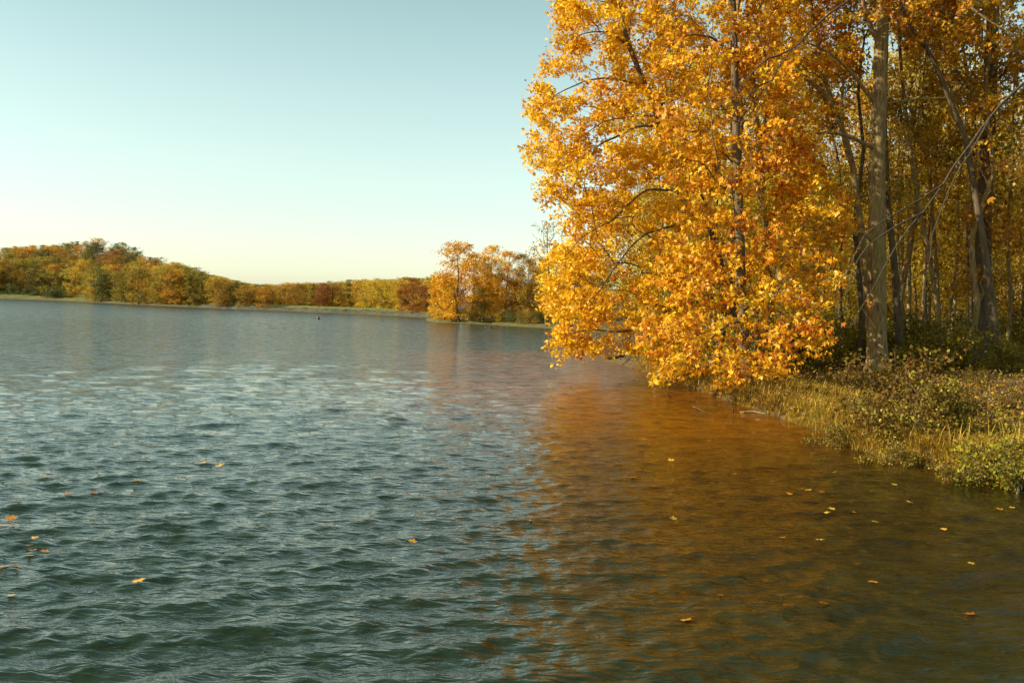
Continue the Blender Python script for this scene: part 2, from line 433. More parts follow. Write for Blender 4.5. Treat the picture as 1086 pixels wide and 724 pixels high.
gr = np.maximum(gr, ((Y > 120) & (Y < 185) & (D < 8)).astype(float) * .5)
tag(obj('ground', mesh_np('ground', V, [Fg], m, {'grass': ('POINT', gr.ravel())}, smooth=True)), 'leaf strewn lake shore and rising wooded ground', None, kind='structure')

# ------------------------------------------------------------------ water
az = np.concatenate([np.radians(np.arange(-180, -33, 3)), np.radians(np.arange(-33, 33, .065)), np.radians(np.arange(33, 180, 3))])
rs = [3.0]
while rs[-1] < 620: rs.append(rs[-1] + max(.028, rs[-1] ** 2 / 3168 * .62))
rr = np.array(rs)
R_, A_ = np.meshgrid(rr, az, indexing='ij'); R_ = R_.astype(np.float32); A_ = A_.astype(np.float32)
X = (R_ * np.sin(A_)).ravel(); Y = (R_ * np.cos(A_)).ravel(); nr, na = R_.shape
dr = np.maximum(.028, R_.ravel() ** 2 / 3168 * .62)
# coarse shore distance for calmer water under the bank
seg = [W(*q)[:2] for q in right_px[::3]]
dsh = np.full(X.shape, 1e9, np.float32)
for q in range(len(seg) - 1):
    a_ = seg[q]; ab = seg[q + 1] - a_; t = np.clip(((X - a_[0]) * ab[0] + (Y - a_[1]) * ab[1]) / (ab @ ab), 0, 1)
    dsh = np.minimum(dsh, np.hypot(X - a_[0] - t * ab[0], Y - a_[1] - t * ab[1]))
calm = .68 + .32 * sm(.5, 16, dsh)
gust = 1 + .28 * wob(X, Y, 9, 1) + .2 * wob(X, Y, 31, 4)
amp = calm * gust
dx = np.zeros_like(X); dy = np.zeros_like(X); dz = np.zeros_like(X)
NW = 90
lam = np.exp(np.linspace(np.log(.12), np.log(2.2), NW)) * rng.uniform(.92, 1.08, NW)
for w_ in range(NW):
    l = lam[w_]; k = 2 * pi / l
    th = radians(-68) + rng.normal(0, .42 + .35 * (l < .6))
    kx, ky = cos(th), sin(th)
    slope = .0285 * math.exp(-((math.log(l / .45)) ** 2) / (2 * .85 ** 2))
    a_ = slope / k
    fade = np.clip((l / dr - 2) / 3, 0, 1)
    msk = fade > 0
    ph = k * (kx * X[msk] + ky * Y[msk]) + rng.uniform(0, 6.28)
    A2 = a_ * (amp[msk] * fade[msk])
    dz[msk] += A2 * np.sin(ph); c_ = A2 * np.cos(ph)
    dx[msk] += kx * c_; dy[msk] += ky * c_
V = np.stack([X + dx * .9, Y + dy * .9, dz], -1)
i = np.arange(nr - 1)[:, None] * na; j = np.arange(na)[None]; j2 = (j + 1) % na
Fw = np.stack([i + j, i + j2, i + na + j2, i + na + j], -1).reshape(-1, 4)[:, ::-1]
m, N, L = mat('lake_water')
o = N.new('ShaderNodeOutputMaterial'); p = N.new('ShaderNodeBsdfPrincipled')
p.inputs['Roughness'].default_value = .035; p.inputs['IOR'].default_value = 1.40
at = N.new('ShaderNodeAttribute'); at.attribute_name = 'shallow'
af = N.new('ShaderNodeAttribute'); af.attribute_name = 'ripple'
tc = N.new('ShaderNodeTexCoord')
nb = N.new('ShaderNodeTexNoise'); nb.inputs['Scale'].default_value = 1.3; nb.inputs['Detail'].default_value = 6; nb.inputs['Distortion'].default_value = .6
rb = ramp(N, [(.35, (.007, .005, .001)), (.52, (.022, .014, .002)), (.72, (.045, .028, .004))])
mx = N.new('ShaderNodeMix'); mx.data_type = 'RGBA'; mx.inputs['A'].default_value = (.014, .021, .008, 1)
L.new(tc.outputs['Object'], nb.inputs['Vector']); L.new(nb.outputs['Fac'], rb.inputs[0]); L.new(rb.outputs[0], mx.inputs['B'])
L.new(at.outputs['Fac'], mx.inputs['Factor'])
al = N.new('ShaderNodeAttribute'); al.attribute_name = 'litter'; rl = ramp(N, [(.35, (.085, .024, .001)), (.55, (.18, .052, .002)), (.75, (.24, .072, .003))])  # orange leaf-bed body colour, deepened to carry the maples' reflection
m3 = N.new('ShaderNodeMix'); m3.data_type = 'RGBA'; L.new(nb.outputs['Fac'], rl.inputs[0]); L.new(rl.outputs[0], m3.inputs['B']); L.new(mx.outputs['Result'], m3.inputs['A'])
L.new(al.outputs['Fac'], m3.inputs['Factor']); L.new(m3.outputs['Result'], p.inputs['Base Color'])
ag = N.new('ShaderNodeAttribute'); ag.attribute_name = 'rough'; L.new(ag.outputs['Fac'], p.inputs['Roughness'])
mp = N.new('ShaderNodeMapping'); mp.inputs['Scale'].default_value = (.55, 1.35, 1); mp.inputs['Rotation'].default_value = (0, 0, radians(-14))
w1 = N.new('ShaderNodeTexNoise'); w1.inputs['Scale'].default_value = 6.0; w1.inputs['Detail'].default_value = 3; w1.inputs['Distortion'].default_value = .5
w2 = N.new('ShaderNodeTexNoise'); w2.inputs['Scale'].default_value = 3.0; w2.inputs['Detail'].default_value = 4; w2.inputs['Roughness'].default_value = .62
L.new(tc.outputs['Object'], mp.inputs[0]); L.new(mp.outputs[0], w1.inputs['Vector']); L.new(mp.outputs[0], w2.inputs['Vector'])
b1 = N.new('ShaderNodeBump'); b1.inputs['Distance'].default_value = .040; b1.inputs['Strength'].default_value = 1
L.new(w1.outputs['Fac'], b1.inputs['Height'])
sb = N.new('ShaderNodeVectorMath'); sb.operation = 'SUBTRACT'; sb.inputs[1].default_value = (.5, .5, .5)
ml = N.new('ShaderNodeVectorMath'); ml.operation = 'MULTIPLY'; ml.inputs[1].default_value = (.75, 1.5, 0)
sc = N.new('ShaderNodeVectorMath'); sc.operation = 'SCALE'; ad = N.new('ShaderNodeVectorMath'); ad.operation = 'ADD'; nm = N.new('ShaderNodeVectorMath'); nm.operation = 'NORMALIZE'
L.new(w2.outputs['Color'], sb.inputs[0]); L.new(sb.outputs[0], ml.inputs[0]); L.new(ml.outputs[0], sc.inputs[0]); L.new(af.outputs['Fac'], sc.inputs['Scale'])
L.new(sc.outputs[0], ad.inputs[0]); L.new(b1.outputs[0], ad.inputs[1]); L.new(ad.outputs[0], nm.inputs[0]); L.new(nm.outputs[0], p.inputs['Normal'])
L.new(p.outputs[0], o.inputs[0])
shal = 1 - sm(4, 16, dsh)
def segd(pl):
    r_ = np.full(X.shape, 1e9, np.float32)
    for q in range(len(pl) - 1):
        a_ = pl[q]; ab = pl[q + 1] - a_; t = np.clip(((X - a_[0]) * ab[0] + (Y - a_[1]) * ab[1]) / (ab @ ab), 0, 1)
        r_ = np.minimum(r_, np.hypot(X - a_[0] - t * ab[0], Y - a_[1] - t * ab[1]))
    return r_
dl = segd([W(*q)[:2] for q in [(775, 426), (735, 411), (680, 392), (638, 383)]])   # leaf litter bed below the maples; its orange also paints in their reflection
litter_refl = (1 - sm(5, 16, dl + .9 * wob(X, Y, 2.5, 3))) * (.8 + .2 * wob(X, Y, 1.9, 1))
rgh = .03 + .06 * sm(18, 60, R_.ravel()) + .05 * sm(50, 160, R_.ravel())
rip = .3 * sm(5, 12, R_.ravel()) + .7 * sm(12, 45, R_.ravel()) + 1.3 * sm(40, 120, R_.ravel())
tag(obj('water', mesh_np('water', V, [Fw], m, {'shallow': ('POINT', shal), 'litter': ('POINT', litter_refl),  'rough': ('POINT', rgh), 'ripple': ('POINT', rip)}, smooth=True)), 'wind rippled dark green lake water', None, kind='structure')

# ------------------------------------------------------------------ hero trees
def base_of(px, py_guess, Y):
    x = P(px, py_guess, Y)[0]; return np.array([x, Y, gz(x, Y) - .12])

def hero(name, label, paths, clouds, leafm, per, lsize, T=MAPLE_T, bark=BARK, tip=.006, spread=.16, bf=.35, group=None, step=.35, rough=.06, tone_sh=0.0, maxsize=4, ns0=16, limb_r=.035):
    base = paths[0][0][0]
    root = empty(name, tuple(base), label, 'tree', group)
    pts = np.vstack(clouds) if clouds else np.zeros((0, 3))
    G = grow([(np.array(p_) - base, a_, b_) for p_, a_, b_ in paths], pts - base, bf=bf, tip=tip, step=step)
    build_wood(root, G, bark, TWIG if bark is BARK else BARKD, len(paths), rough, ns0, limb_r)
    if per > 0:
        LP, own = leaf_points(G, per, spread, maxsize)
        w = LP[:, 2] + base[2] > .08; LP = LP[w]; own = own[w]
        q = LP + base
        clump = .5 + .23 * wob(q[:, 0] * 1.0, q[:, 2] * 1.0 + q[:, 1] * .5, .8) + .10 * rng.normal(size=G[0].shape[0])[own]
        tone = clump + rng.normal(0, .17, len(LP)) + tone_sh
        obj('crown', leaf_mesh('crown', LP, lsize, T, leafm, tone, droop=.55, up=.25), root)
    return root

def PP(lst): return [P(*a) for a in lst]

# H1 left maple leaning over the water
b1_ = base_of(792, 400, 42.5)
t1 = [b1_] + PP([(783, 350, 42), (766, 290, 41.5), (748, 222, 41), (722, 170, 40.6), (704, 143, 40.3), (688, 100, 40), (668, 50, 39.6), (655, 0, 39.4), (648, -60, 39.2)])
l1 = [
 (PP([(738, 200, 40.9), (728, 134 + 30, 40.5), (704, 128, 40), (686, 123, 39.7), (662, 125, 39.3), (640, 130, 39), (622, 142, 38.8)]), .075, .02),
 (PP([(704, 143, 40.3), (693, 134, 40), (674, 135, 39.7), (652, 146, 39.4), (634, 155, 39.1), (616, 182, 38.8), (600, 215, 38.6)]), .07, .018),
 (PP([(704, 143, 40.3), (700, 118, 40.2), (707, 105, 40.1), (722, 88, 40), (738, 60, 39.6)]), .06, .02),
 (PP([(757, 250, 41.3), (740, 229, 41), (712, 240, 40.4), (686, 248, 39.9), (667, 264, 39.6), (645, 295, 39.2), (628, 322, 39)]), .07, .018),
 (PP([(748, 222, 41), (737, 206, 40.6), (711, 202, 40), (686, 202, 39.5), (667, 216, 39.2), (648, 235, 39), (620, 250, 38.6), (596, 275, 38.3)]), .07, .018),
 (PP([(780, 335, 41.9), (762, 316, 41.4), (740, 320, 41), (712, 327, 40.5), (683, 346, 40), (655, 352, 39.5), (622, 350, 39), (596, 358, 38.6)]), .09, .02),
 (PP([(685, 95, 40), (660, 85, 39.3), (630, 84, 38.8), (600, 95, 38.2), (576, 112, 37.8)]), .06, .016),
 (PP([(668, 50, 39.6), (645, 35, 39.2), (620, 35, 38.8), (598, 45, 38.5)]), .05, .014),
]
polyA = [(655, -70), (590, -50), (584, 10), (592, 35), (578, 62), (556, 74), (561, 95), (549, 122), (560, 145), (549, 178), (555, 195), (572, 215), (590, 236), (582, 262), (568, 290), (574, 322), (588, 345), (568, 372), (576, 386), (602, 388), (636, 378), (662, 372), (700, 392), (745, 380), (770, 300), (770, 160), (740, -70)]
cA = cloud(polyA, 2300, lambda x, y: 41.2 + (x - 640) * .012, 6.5, 330, (.62, .7, .34))
hero('maple_tree', 'leaning golden maple reaching farthest left over the water', [(t1, .21, .07)] + l1, [cA], MAPLEY, 33, .135, bf=.30, bark=BARKD)

# H2 dark upright trunk in front, deeper orange leaves low over the water
b2_ = base_of(793, 400, 36.8)
t2 = [b2_] + PP([(790, 370, 36.8), (786, 300, 36.8), (783, 200, 36.8), (780, 100, 36.8), (777, 0, 36.8), (775, -90, 36.6), (778, -180, 36.5)])
l2 = [
 (PP([(783, 190, 36.8), (768, 200, 36.2), (755, 186, 35.5), (748, 175, 35), (730, 170, 34.5)]), .06, .015),
 (PP([(786, 290, 36.8), (770, 270, 36.2), (760, 240, 35.6), (738, 232, 35)]), .05, .015),
 (PP([(787, 340, 36.8), (772, 345, 35.6), (750, 362, 34), (728, 380, 33), (712, 398, 32.4)]), .06, .015),
 (PP([(787, 330, 36.8), (806, 318, 35.8), (832, 312, 34.6), (860, 322, 34), (884, 345, 33.6)]), .055, .014),
 (PP([(788, 350, 36.8), (778, 372, 34.8), (768, 392, 33), (762, 408, 31.6)]), .05, .014),
 (PP([(781, 130, 36.8), (800, 110, 36.2), (830, 105, 35.5), (858, 120, 35)]), .06, .015),
 (PP([(779, 60, 36.8), (755, 40, 36), (728, 38, 35.4), (700, 50, 35)]), .06, .015),
]
polyB = [(690, -90), (690, 60), (700, 150), (700, 230), (690, 300), (676, 350), (672, 385), (690, 404), (712, 414), (730, 400), (742, 410), (765, 424), (790, 412), (812, 395), (838, 402), (862, 385), (880, 362), (900, 336), (904, 300), (912, 262), (908, 210), (880, 190), (852, 120), (850, 0), (850, -90)]
cB = cloud(polyB, 1600, lambda x, y: 36.5 - max(0, (y - 280)) * .030, 5.0, 280, (.60, .65, .32))
hero('maple_tree', 'dark trunked orange maple whose lowest leaves almost touch the water', [(t2, .20, .09)] + l2, [cB], MAPLE, 16, .165, bf=.3, bark=BARKD)

# H3 main grey trunk
b3_ = base_of(931, 400, 40.5)
t3 = [b3_] + PP([(931, 380, 40.5), (930, 300, 40.5), (930, 220, 40.5), (932, 120, 40.5), (934, 60, 40.5), (937, 0, 40.5), (940, -90, 40.5), (944, -200, 40.5), (946, -300, 40.5)])
l3 = [
 (PP([(928, 258, 40.5), (912, 246, 40), (890, 253, 39.6), (868, 252, 39.2), (845, 258, 38.7), (832, 270, 38.4), (822, 285, 38.2)]), .085, .02),
 (PP([(929, 158, 40.5), (912, 150, 40), (898, 144, 39.6), (875, 140, 39.1), (862, 143, 38.8), (850, 150, 38.6), (845, 162, 38.5)]), .10, .03),
 (PP([(930, 112, 40.5), (915, 92, 40.2), (898, 72, 39.9), (872, 52, 39.6), (852, 46, 39.3)]), .10, .03),
 (PP([(934, 50, 40.5), (922, 25, 40.2), (915, 0, 40), (905, -50, 39.6)]), .11, .05),
 (PP([(942, -120, 40.5), (970, -150, 40), (1010, -160, 39.5), (1060, -140, 39)]), .12, .05),
 (PP([(942, -60, 40.5), (965, -80, 41), (1000, -80, 42), (1040, -60, 43)]), .12, .05),
 (PP([(941, -40, 40.5), (910, -80, 39.6), (870, -90, 38.6), (830, -70, 38)]), .11, .04),
 (PP([(943, -30, 40.5), (975, -20, 39.6), (1010, -5, 38.8), (1045, 20, 38.2), (1080, 40, 38)]), .09, .03),
 (PP([(929, 300, 40.5), (905, 300, 39.6), (880, 310, 38.8), (862, 330, 38.2)]), .03, .01),
]
polyC = [(800, -260), (760, -100), (800, -20), (812, 40), (820, 120), (812, 200), (806, 262), (830, 320), (868, 330), (905, 285), (905, 230), (880, 190), (905, 150), (915, 60), (985, 50), (1000, 105), (1060, 140), (1120, 120), (1150, -60), (1120, -260), (960, -330)]
cC = cloud(polyC, 2300, lambda x, y: 41.8 + (x - 900) * .012, 7, 330, (.75, .8, .38))
hero('maple_tree', 'tall maple with the thick pale grey sunlit trunk on the bank', [(t3, .40, .16)] + l3, [cC], MAPLE, 19, .165, bf=.28, tone_sh=.06)

# H4 leaning limb tree behind the main trunk
b4_ = base_of(928, 385, 43)
t4 = [b4_] + PP([(922, 330, 43), (914, 250, 43), (910, 219, 43), (903, 170, 42.8), (891, 131, 42.5), (876, 103, 42.2), (849, 79, 42), (818, 70, 41.6), (790, 66, 41.2)])
l4 = [(PP([(891, 131, 42.5), (880, 100, 42.6), (872, 70, 42.8), (862, 20, 43), (856, -40, 43)]), .11, .05),
      (PP([(849, 79, 42), (835, 88, 41.4), (818, 88, 41), (800, 98, 40.6)]), .05, .015),
      (PP([(905, 180, 42.8), (895, 150, 43.2), (893, 100, 43.5), (900, 40, 43.8), (905, -30, 44)]), .09, .04)]
cD = cloud([(760, -120), (770, 90), (830, 130), (890, 120), (920, 60), (930, -120)], 520, lambda x, y: 43, 5, 100, (.7, .7, .35))
hero('leaning_tree', 'slanting grey tree bending left right behind the thick pale trunk', [(t4, .23, .06)] + l4, [cD], MAPLE, 17, .16)

# H5 slim leaning trunk right
b5_ = base_of(1061, 388, 41)
t5 = [b5_] + PP([(1060, 380, 41), (1052, 320, 41), (1045, 270, 41), (1034, 205, 41), (1025, 152, 40.8), (1010, 112, 40.5), (988, 61, 40.2), (964, 24, 40), (945, -20, 39.6), (925, -70, 39.2)])
cE = cloud([(880, -150), (900, 0), (960, 60), (1010, 70), (1040, 30), (1010, -150)], 380, lambda x, y: 40, 5, 80, (.7, .7, .35))
hero('leaning_tree', 'slim dark tree leaning left at the right edge with a curved bare trunk', [(t5, .19, .06)], [cE], MAPLE2, 15, .15, bark=BARKD)

# H6 thick dark trunk behind
b6_ = base_of(1040, 350, 47)
t6 = [b6_] + PP([(1040, 330, 47), (1042, 260, 47), (1046, 180, 47), (1050, 100, 47), (1054, 0, 47), (1058, -120, 47), (1062, -220, 47)])
l6 = [(PP([(1051, 90, 47), (1075, 70, 46), (1100, 55, 45)]), .09, .03), (PP([(1048, 130, 47), (1028, 96, 46.4), (1012, 70, 46)]), .08, .03)]
cF = cloud([(960, -250), (960, 60), (1010, 150), (1090, 160), (1180, 80), (1180, -250)], 900, lambda x, y: 46.5, 8, 150, (.8, .8, .4))
hero('broad_tree', 'broad dark trunk standing just behind the slim leaning tree at right', [(t6, .43, .2)] + l6, [cF], L_GOLD, 17, .165, bark=BARKD)

# H7 tree just outside the frame, bare twigs hang into the picture
b7_ = np.array([15.4, 22.5, gz(15.4, 22.5) - .1])
t7 = [b7_] + [np.array([15.3, 22.4, 3.2]), np.array([15.0, 22.2, 6.0]), np.array([14.6, 22.0, 9.0]), np.array([14.4, 21.8, 12.0])]
l7 = [
 (PP([(1190, 20, 22.2), (1140, 52, 21.9), (1086, 88, 21.6), (1050, 125, 21.3), (1020, 165, 21), (1000, 195, 20.7), (978, 226, 20.4), (950, 262, 20.1), (925, 305, 19.9), (905, 345, 19.7)]), .05, .008),
 (PP([(1050, 125, 21.3), (1036, 150, 21), (1020, 175, 20.6), (1004, 205, 20.2), (990, 250, 20), (982, 290, 19.8)]), .022, .006),
 (PP([(1000, 195, 20.7), (975, 212, 20.2), (940, 232, 19.8), (915, 252, 19.5), (898, 290, 19.3), (872, 315, 19.1), (845, 330, 19)]), .018, .005),
 (PP([(978, 226, 20.4), (950, 240, 20), (920, 262, 19.7), (905, 290, 19.4), (895, 330, 19.2)]), .022, .006),
 (PP([(1150, -60, 22), (1060, -70, 21), (960, -45, 20), (898, 2, 19.4), (866, 26, 19.1), (848, 45, 18.9), (832, 62, 18.7), (818, 85, 18.5), (806, 108, 18.4), (798, 140, 18.3)]), .055, .007),
 (PP([(835, 58, 18.8), (815, 62, 18.6), (795, 80, 18.4), (780, 98, 18.3), (766, 112, 18.2)]), .022, .005),
 (PP([(813, 85, 18.5), (802, 95, 18.4), (788, 108, 18.3), (770, 117, 18.2), (750, 112, 18.1), (735, 104, 18)]), .016, .004),
]
cG = np.vstack([P(*a) for a in [(925, 300, 19.8), (960, 300, 20), (930, 350, 19.6), (885, 340, 19.2), (1052, 205, 20.8), (1060, 218, 20.8), (1080, 215, 20.9), (1040, 180, 21), (820, 335, 18.9), (860, 300, 19.1), (910, 30, 19.3), (880, 60, 19), (850, 20, 18.9), (900, 90, 19.2), (880, 20, 19.3), (745, 125, 18.1), (945, 330, 19.9), (980, 325, 19.8), (1000, 270, 20), (965, 190, 20.5), (1075, 150, 21.5), (1068, 190, 21.2), (990, 160, 20.9)]])
r7 = hero('bare_branched_tree', 'nearly bare tree at the right frame edge whose thin drooping twigs cross the picture', [(t7, .2, .12)] + l7, [cG], MAPLE2, 0, .1, tip=.004, bark=BARKS, limb_r=0.0)
lp = np.array([P(*a) for a in [(1050, 203, 20.8), (1061, 217, 20.8), (1082, 213, 20.9), (1083, 222, 20.9), (921, 318, 19.8), (925, 322, 19.8), (1049, 210, 20.8)]])
obj('crown', leaf_mesh('crown', lp - b7_, .13, MAPLE_T, MAPLE2, rng.uniform(.1, .7, len(lp)), droop=1.5, up=0), r7)

# thin stems of the wood edge
def thin(name, label, pp, r0, r1, poly, n, Y, leafm, bark=BARK, per=14, size=.14, thick=3.5):
    base = base_of(pp[0][0], pp[0][1], Y)
    tr = [base] + PP([(a[0], a[1], Y + (a[2] if len(a) > 2 else 0)) for a in pp[1:]])
    c = cloud(poly, n, lambda x, y: Y, thick, max(20, n // 6), (.6, .6, .3))
    return hero(name, label, [(tr, r0, r1)], [c], leafm, per, size, bark=bark, ns0=9)
thin('slender_tree', 'dark slender trunk rising just right of the thick pale trunk', [(956, 372), (950, 300), (944, 240), (940, 180), (938, 90), (944, -60)], .19, .07, [(880, -160), (890, 0), (985, 30), (1010, -160)], 260, 44, L_GOLD, BARKD)
thin('slender_tree', 'slim grey tree leaning left in the middle of the wood edge', [(1002, 372), (993, 320), (984, 265), (972, 205), (962, 130), (955, 60), (950, -60)], .13, .05, [(900, -100), (930, 120), (960, 170), (1010, 150), (1000, -100)], 330, 45, L_GOLD)
thin('slender_tree', 'slim tree beside the leaning grey one with a forked top', [(1000, 355), (994, 300), (990, 240), (985, 170), (978, 100), (986, 10)], .12, .04, [(950, -80), (950, 150), (1000, 190), (1030, 150), (1020, -80)], 260, 48, L_OLIVE)
thin('slender_tree', 'slim sunlit trunk between the dark slender trunk and the leaning ones', [(966, 345), (964, 300), (964, 240), (966, 150), (968, 40), (970, -60)], .12, .05, [(930, -100), (940, 130), (990, 160), (1000, -100)], 220, 50, L_GOLD)
thin('slender_tree', 'thin grey trunk partly hidden by orange leaves right of the dark maple', [(820, 395), (818, 340), (814, 260), (808, 180), (800, 100), (792, 0), (790, -90)], .14, .06, [(740, -120), (760, 120), (800, 200), (850, 140), (850, -120)], 380, 44, L_GOLD)
thin('slender_tree', 'small pale trunk seen low behind the hanging maple leaves', [(708, 372), (708, 330), (706, 280), (700, 220), (697, 140)], .16, .06, [(640, 60), (640, 240), (690, 320), (750, 320), (770, 100)], 420, 58, L_GOLD)

# ------------------------------------------------------------------ proto trees
def proto_tree(H, crown_lo, cw, n, per, lsize, T, r0, tip=.01, kind='round', twolimb=False, spread=.25, bf=.3, flat=.6, dens=.2):
    lean = rng.normal(0, .04, 2)
    zz = np.linspace(0, 1, 7); w = rng.normal(0, .012 * H, (7, 2)); w[0] = 0
    tr = np.stack([lean[0] * H * zz + w[:, 0], lean[1] * H * zz + w[:, 1], zz * H * .93], -1)
    C = []
    K = max(18, n // 9)
    for _ in range(K):
        z = rng.uniform(0, 1)
        if kind == 'round': pr = math.sqrt(max(0, 1 - (2 * z - 1) ** 2)) * .92 + .08
        elif kind == 'cone': pr = 1.05 - z
        else: pr = (.55 + .6 * z) * math.sqrt(max(.05, 1 - max(0, (z - .55) / .45) ** 2))
        a = rng.uniform(0, 2 * pi); rad_ = cw * pr * math.sqrt(rng.uniform(.12, 1))
        cz = crown_lo + z * (H - crown_lo)
        C.append((rad_ * cos(a) + lean[0] * cz, rad_ * sin(a) + lean[1] * cz, cz))
    C = np.array(C); k = rng.integers(0, K, n)
    pts = C[k] + rng.normal(0, 1, (n, 3)) * np.array((cw * dens, cw * dens, cw * dens * .6))
    pts[:, 2] = np.clip(pts[:, 2], crown_lo * .8, H)
    G = grow([(tr, r0, r0 * .25)], pts, bf=bf, tip=tip, step=H / 16)
    nod, par, rad, size, chains, tg = G
    wood = MB()
    for ch in chains:
        if len(ch) < 2: continue
        r = rad[ch].copy()
        if ch[0] != 0: r[0] = min(r[0], r[1] * 1.2)
        else: r = r * (1 + .5 * np.exp(-np.linalg.norm(nod[ch] - nod[0], axis=1) / (r0 * 1.8)))
        Vt, Ft = tube(nod[ch], r, 9 if ch[0] == 0 else (5 if r[1] > .03 else 3), rng.uniform(0, 6), .04 if ch[0] == 0 else 0); wood.add(Vt, Ft)
    LP, own = leaf_points(G, per, spread, 4, flat)
    cn = rng.normal(0, .16, len(nod))
    tone = .5 + .15 * wob(LP[:, 0], LP[:, 2], cw * .3) + cn[own] + rng.normal(0, .13, len(LP))
    return wood.mesh('trunk', None), leaf_mesh('crown', LP, lsize, T, None, tone, droop=.4, up=.3)

def place(name, label, cat, group, proto, loc, s, rz, lm, wm, sz=None, parts=('trunk', 'crown')):
    root = empty(name, loc, label, cat, group)
    root.rotation_euler = (0, 0, rz); root.scale = (s, s, sz if sz else s)
    for nm, me, mm in ((parts[0], proto[0], wm), (parts[1], proto[1], lm)):
        if me is None: continue
        if not me.materials: me.materials.append(mm)
        c = obj(nm, me, root); c.material_slots[0].link = 'OBJECT'; c.material_slots[0].material = mm
    return root

# forest trees, unit height 18 m
FOR = [proto_tree(18, 6.5, 3.4, 330, 12, .19, KITE_T, .20, kind='top', tip=.008, spread=.26) for _ in range(3)] + \
      [proto_tree(17, 3.5, 3.0, 360, 12, .19, KITE_T, .16, kind='round', tip=.008, spread=.26) for _ in range(2)] + \
      [proto_tree(11, 2.2, 2.6, 240, 18, .17, KITE_T, .09, kind='round', tip=.007, spread=.26) for _ in range(2)]
FAR = [proto_tree(14, .8, 4.3, 420, 20, .34, KITE_T, .22, kind='round', tip=.02, spread=.45, dens=.30) for _ in range(3)] + \
      [proto_tree(14, 1.4, 3.9, 420, 20, .34, KITE_T, .2, kind='top', tip=.02, spread=.45, dens=.28) for _ in range(2)] + \
      [proto_tree(12, .5, 2.4, 260, 14, .36, KITE_T, .16, kind='cone', tip=.02, spread=.3, dens=.2)]
MID = [proto_tree(15, .9, 3.9, 620, 17, .30, KITE_T, .2, kind=k_, tip=.012, spread=.34, dens=.2) for k_ in ('round', 'top', 'round')]
SPARSE = proto_tree(16, 6, 2.8, 300, 3.2, .30, KITE_T, .14, kind='top', tip=.016, spread=.2, dens=.3)

L_BRONZE = leaf_mat('bronze_leaves', [(0, (.16, .07, .01)), (.4, (.28, .15, .014)), (.8, (.40, .23, .018)), (1, (.5, .32, .02))], objvar=.3)
KIND = {'bronze': (L_BRONZE, 'bronze brown'), 'gold': (L_GOLD, 'golden yellow'), 'orange': (L_ORANGE, 'orange'), 'olive': (L_OLIVE, 'olive green'), 'green': (L_GREEN, 'dark green'), 'rust': (L_RUST, 'rusty brown')}

# -- the right hand wood
placed = [(b[0], b[1]) for b in (b1_, b2_, b3_, b4_, b5_, b6_, b7_)]
def ok(x, y, r): return all((x - a) ** 2 + (y - b) ** 2 > r * r for a, b in placed)
cnt = 0; tries = 0
while cnt < 150 and tries < 20000:
    tries += 1
    Yq = 44 + 86 * rng.uniform() ** 1.25; pxq = rng.uniform(560, 1330)
    xq = (pxq - 543) / F * Yq
    dq = float(sdist(np.array([xq]), np.array([Yq]))[0])
    if dq < 1.5 or not ok(xq, Yq, 2.1 + Yq * .012): continue
    placed.append((xq, Yq)); cnt += 1
    deep = Yq > 75
    kd = rng.choice(['gold', 'orange', 'olive', 'green', 'rust'], p=[.62, .16, .20, .0, .02] if pxq < 860 else [.50, .22, .24, .01, .03])
    pr = int(rng.integers(0, 3)) if rng.uniform() < .45 else int(rng.integers(3, 7))
    near_txt = 'deep inside' if deep else 'near the front of'
    side = 'behind the maple leaves' if pxq < 860 else 'right of the pale trunk'
    place('forest_tree', f'{KIND[kd][1]} tree {near_txt} the wood {side}', 'tree', f'{KIND[kd][1]} trees {near_txt} the wood {side}', FOR[pr],
          (xq, Yq, gz(xq, Yq) - .1), rng.uniform(.85, 1.2), rng.uniform(0, 6.28), L_YEL if kd == 'gold' else KIND[kd][0], BARK if rng.uniform() < .6 else BARKD)
for k_ in range(34):
    Yq = rng.uniform(44, 66); pxq = rng.uniform(800, 1110); xq = (pxq - 543) / F * Yq
    if not ok(xq, Yq, 1.3): continue
    placed.append((xq, Yq)); s_ = rng.uniform(.42, .62); side = 'left of the pale trunk' if pxq < 930 else 'right of the pale trunk'
    place('pole_tree', f'thin straight young trunk with a small high crown {side}', 'tree', f'thin pole trees {side}', FOR[int(rng.integers(0, 3))], (xq, Yq, gz(xq, Yq) - .1), s_, rng.uniform(0, 6.28), L_YEL, BARK, sz=rng.uniform(.7, .95))
for k_ in range(40):
    Yq = rng.uniform(47, 80); pxq = rng.uniform(690, 1120); xq = (pxq - 543) / F * Yq
    if not ok(xq, Yq, 1.6): continue
    placed.append((xq, Yq)); kd = rng.choice(['gold', 'olive', 'orange'], p=[.45, .4, .15]); side = 'behind the maple leaves' if pxq < 860 else 'right of the pale trunk'
    place('young_tree', f'young {KIND[kd][1]} tree under the taller trees {side}', 'tree', f'young {KIND[kd][1]} trees {side}', FOR[int(rng.integers(5, 7))], (xq, Yq, gz(xq, Yq) - .1), rng.uniform(.55, .9), rng.uniform(0, 6.28), KIND[kd][0], BARK)
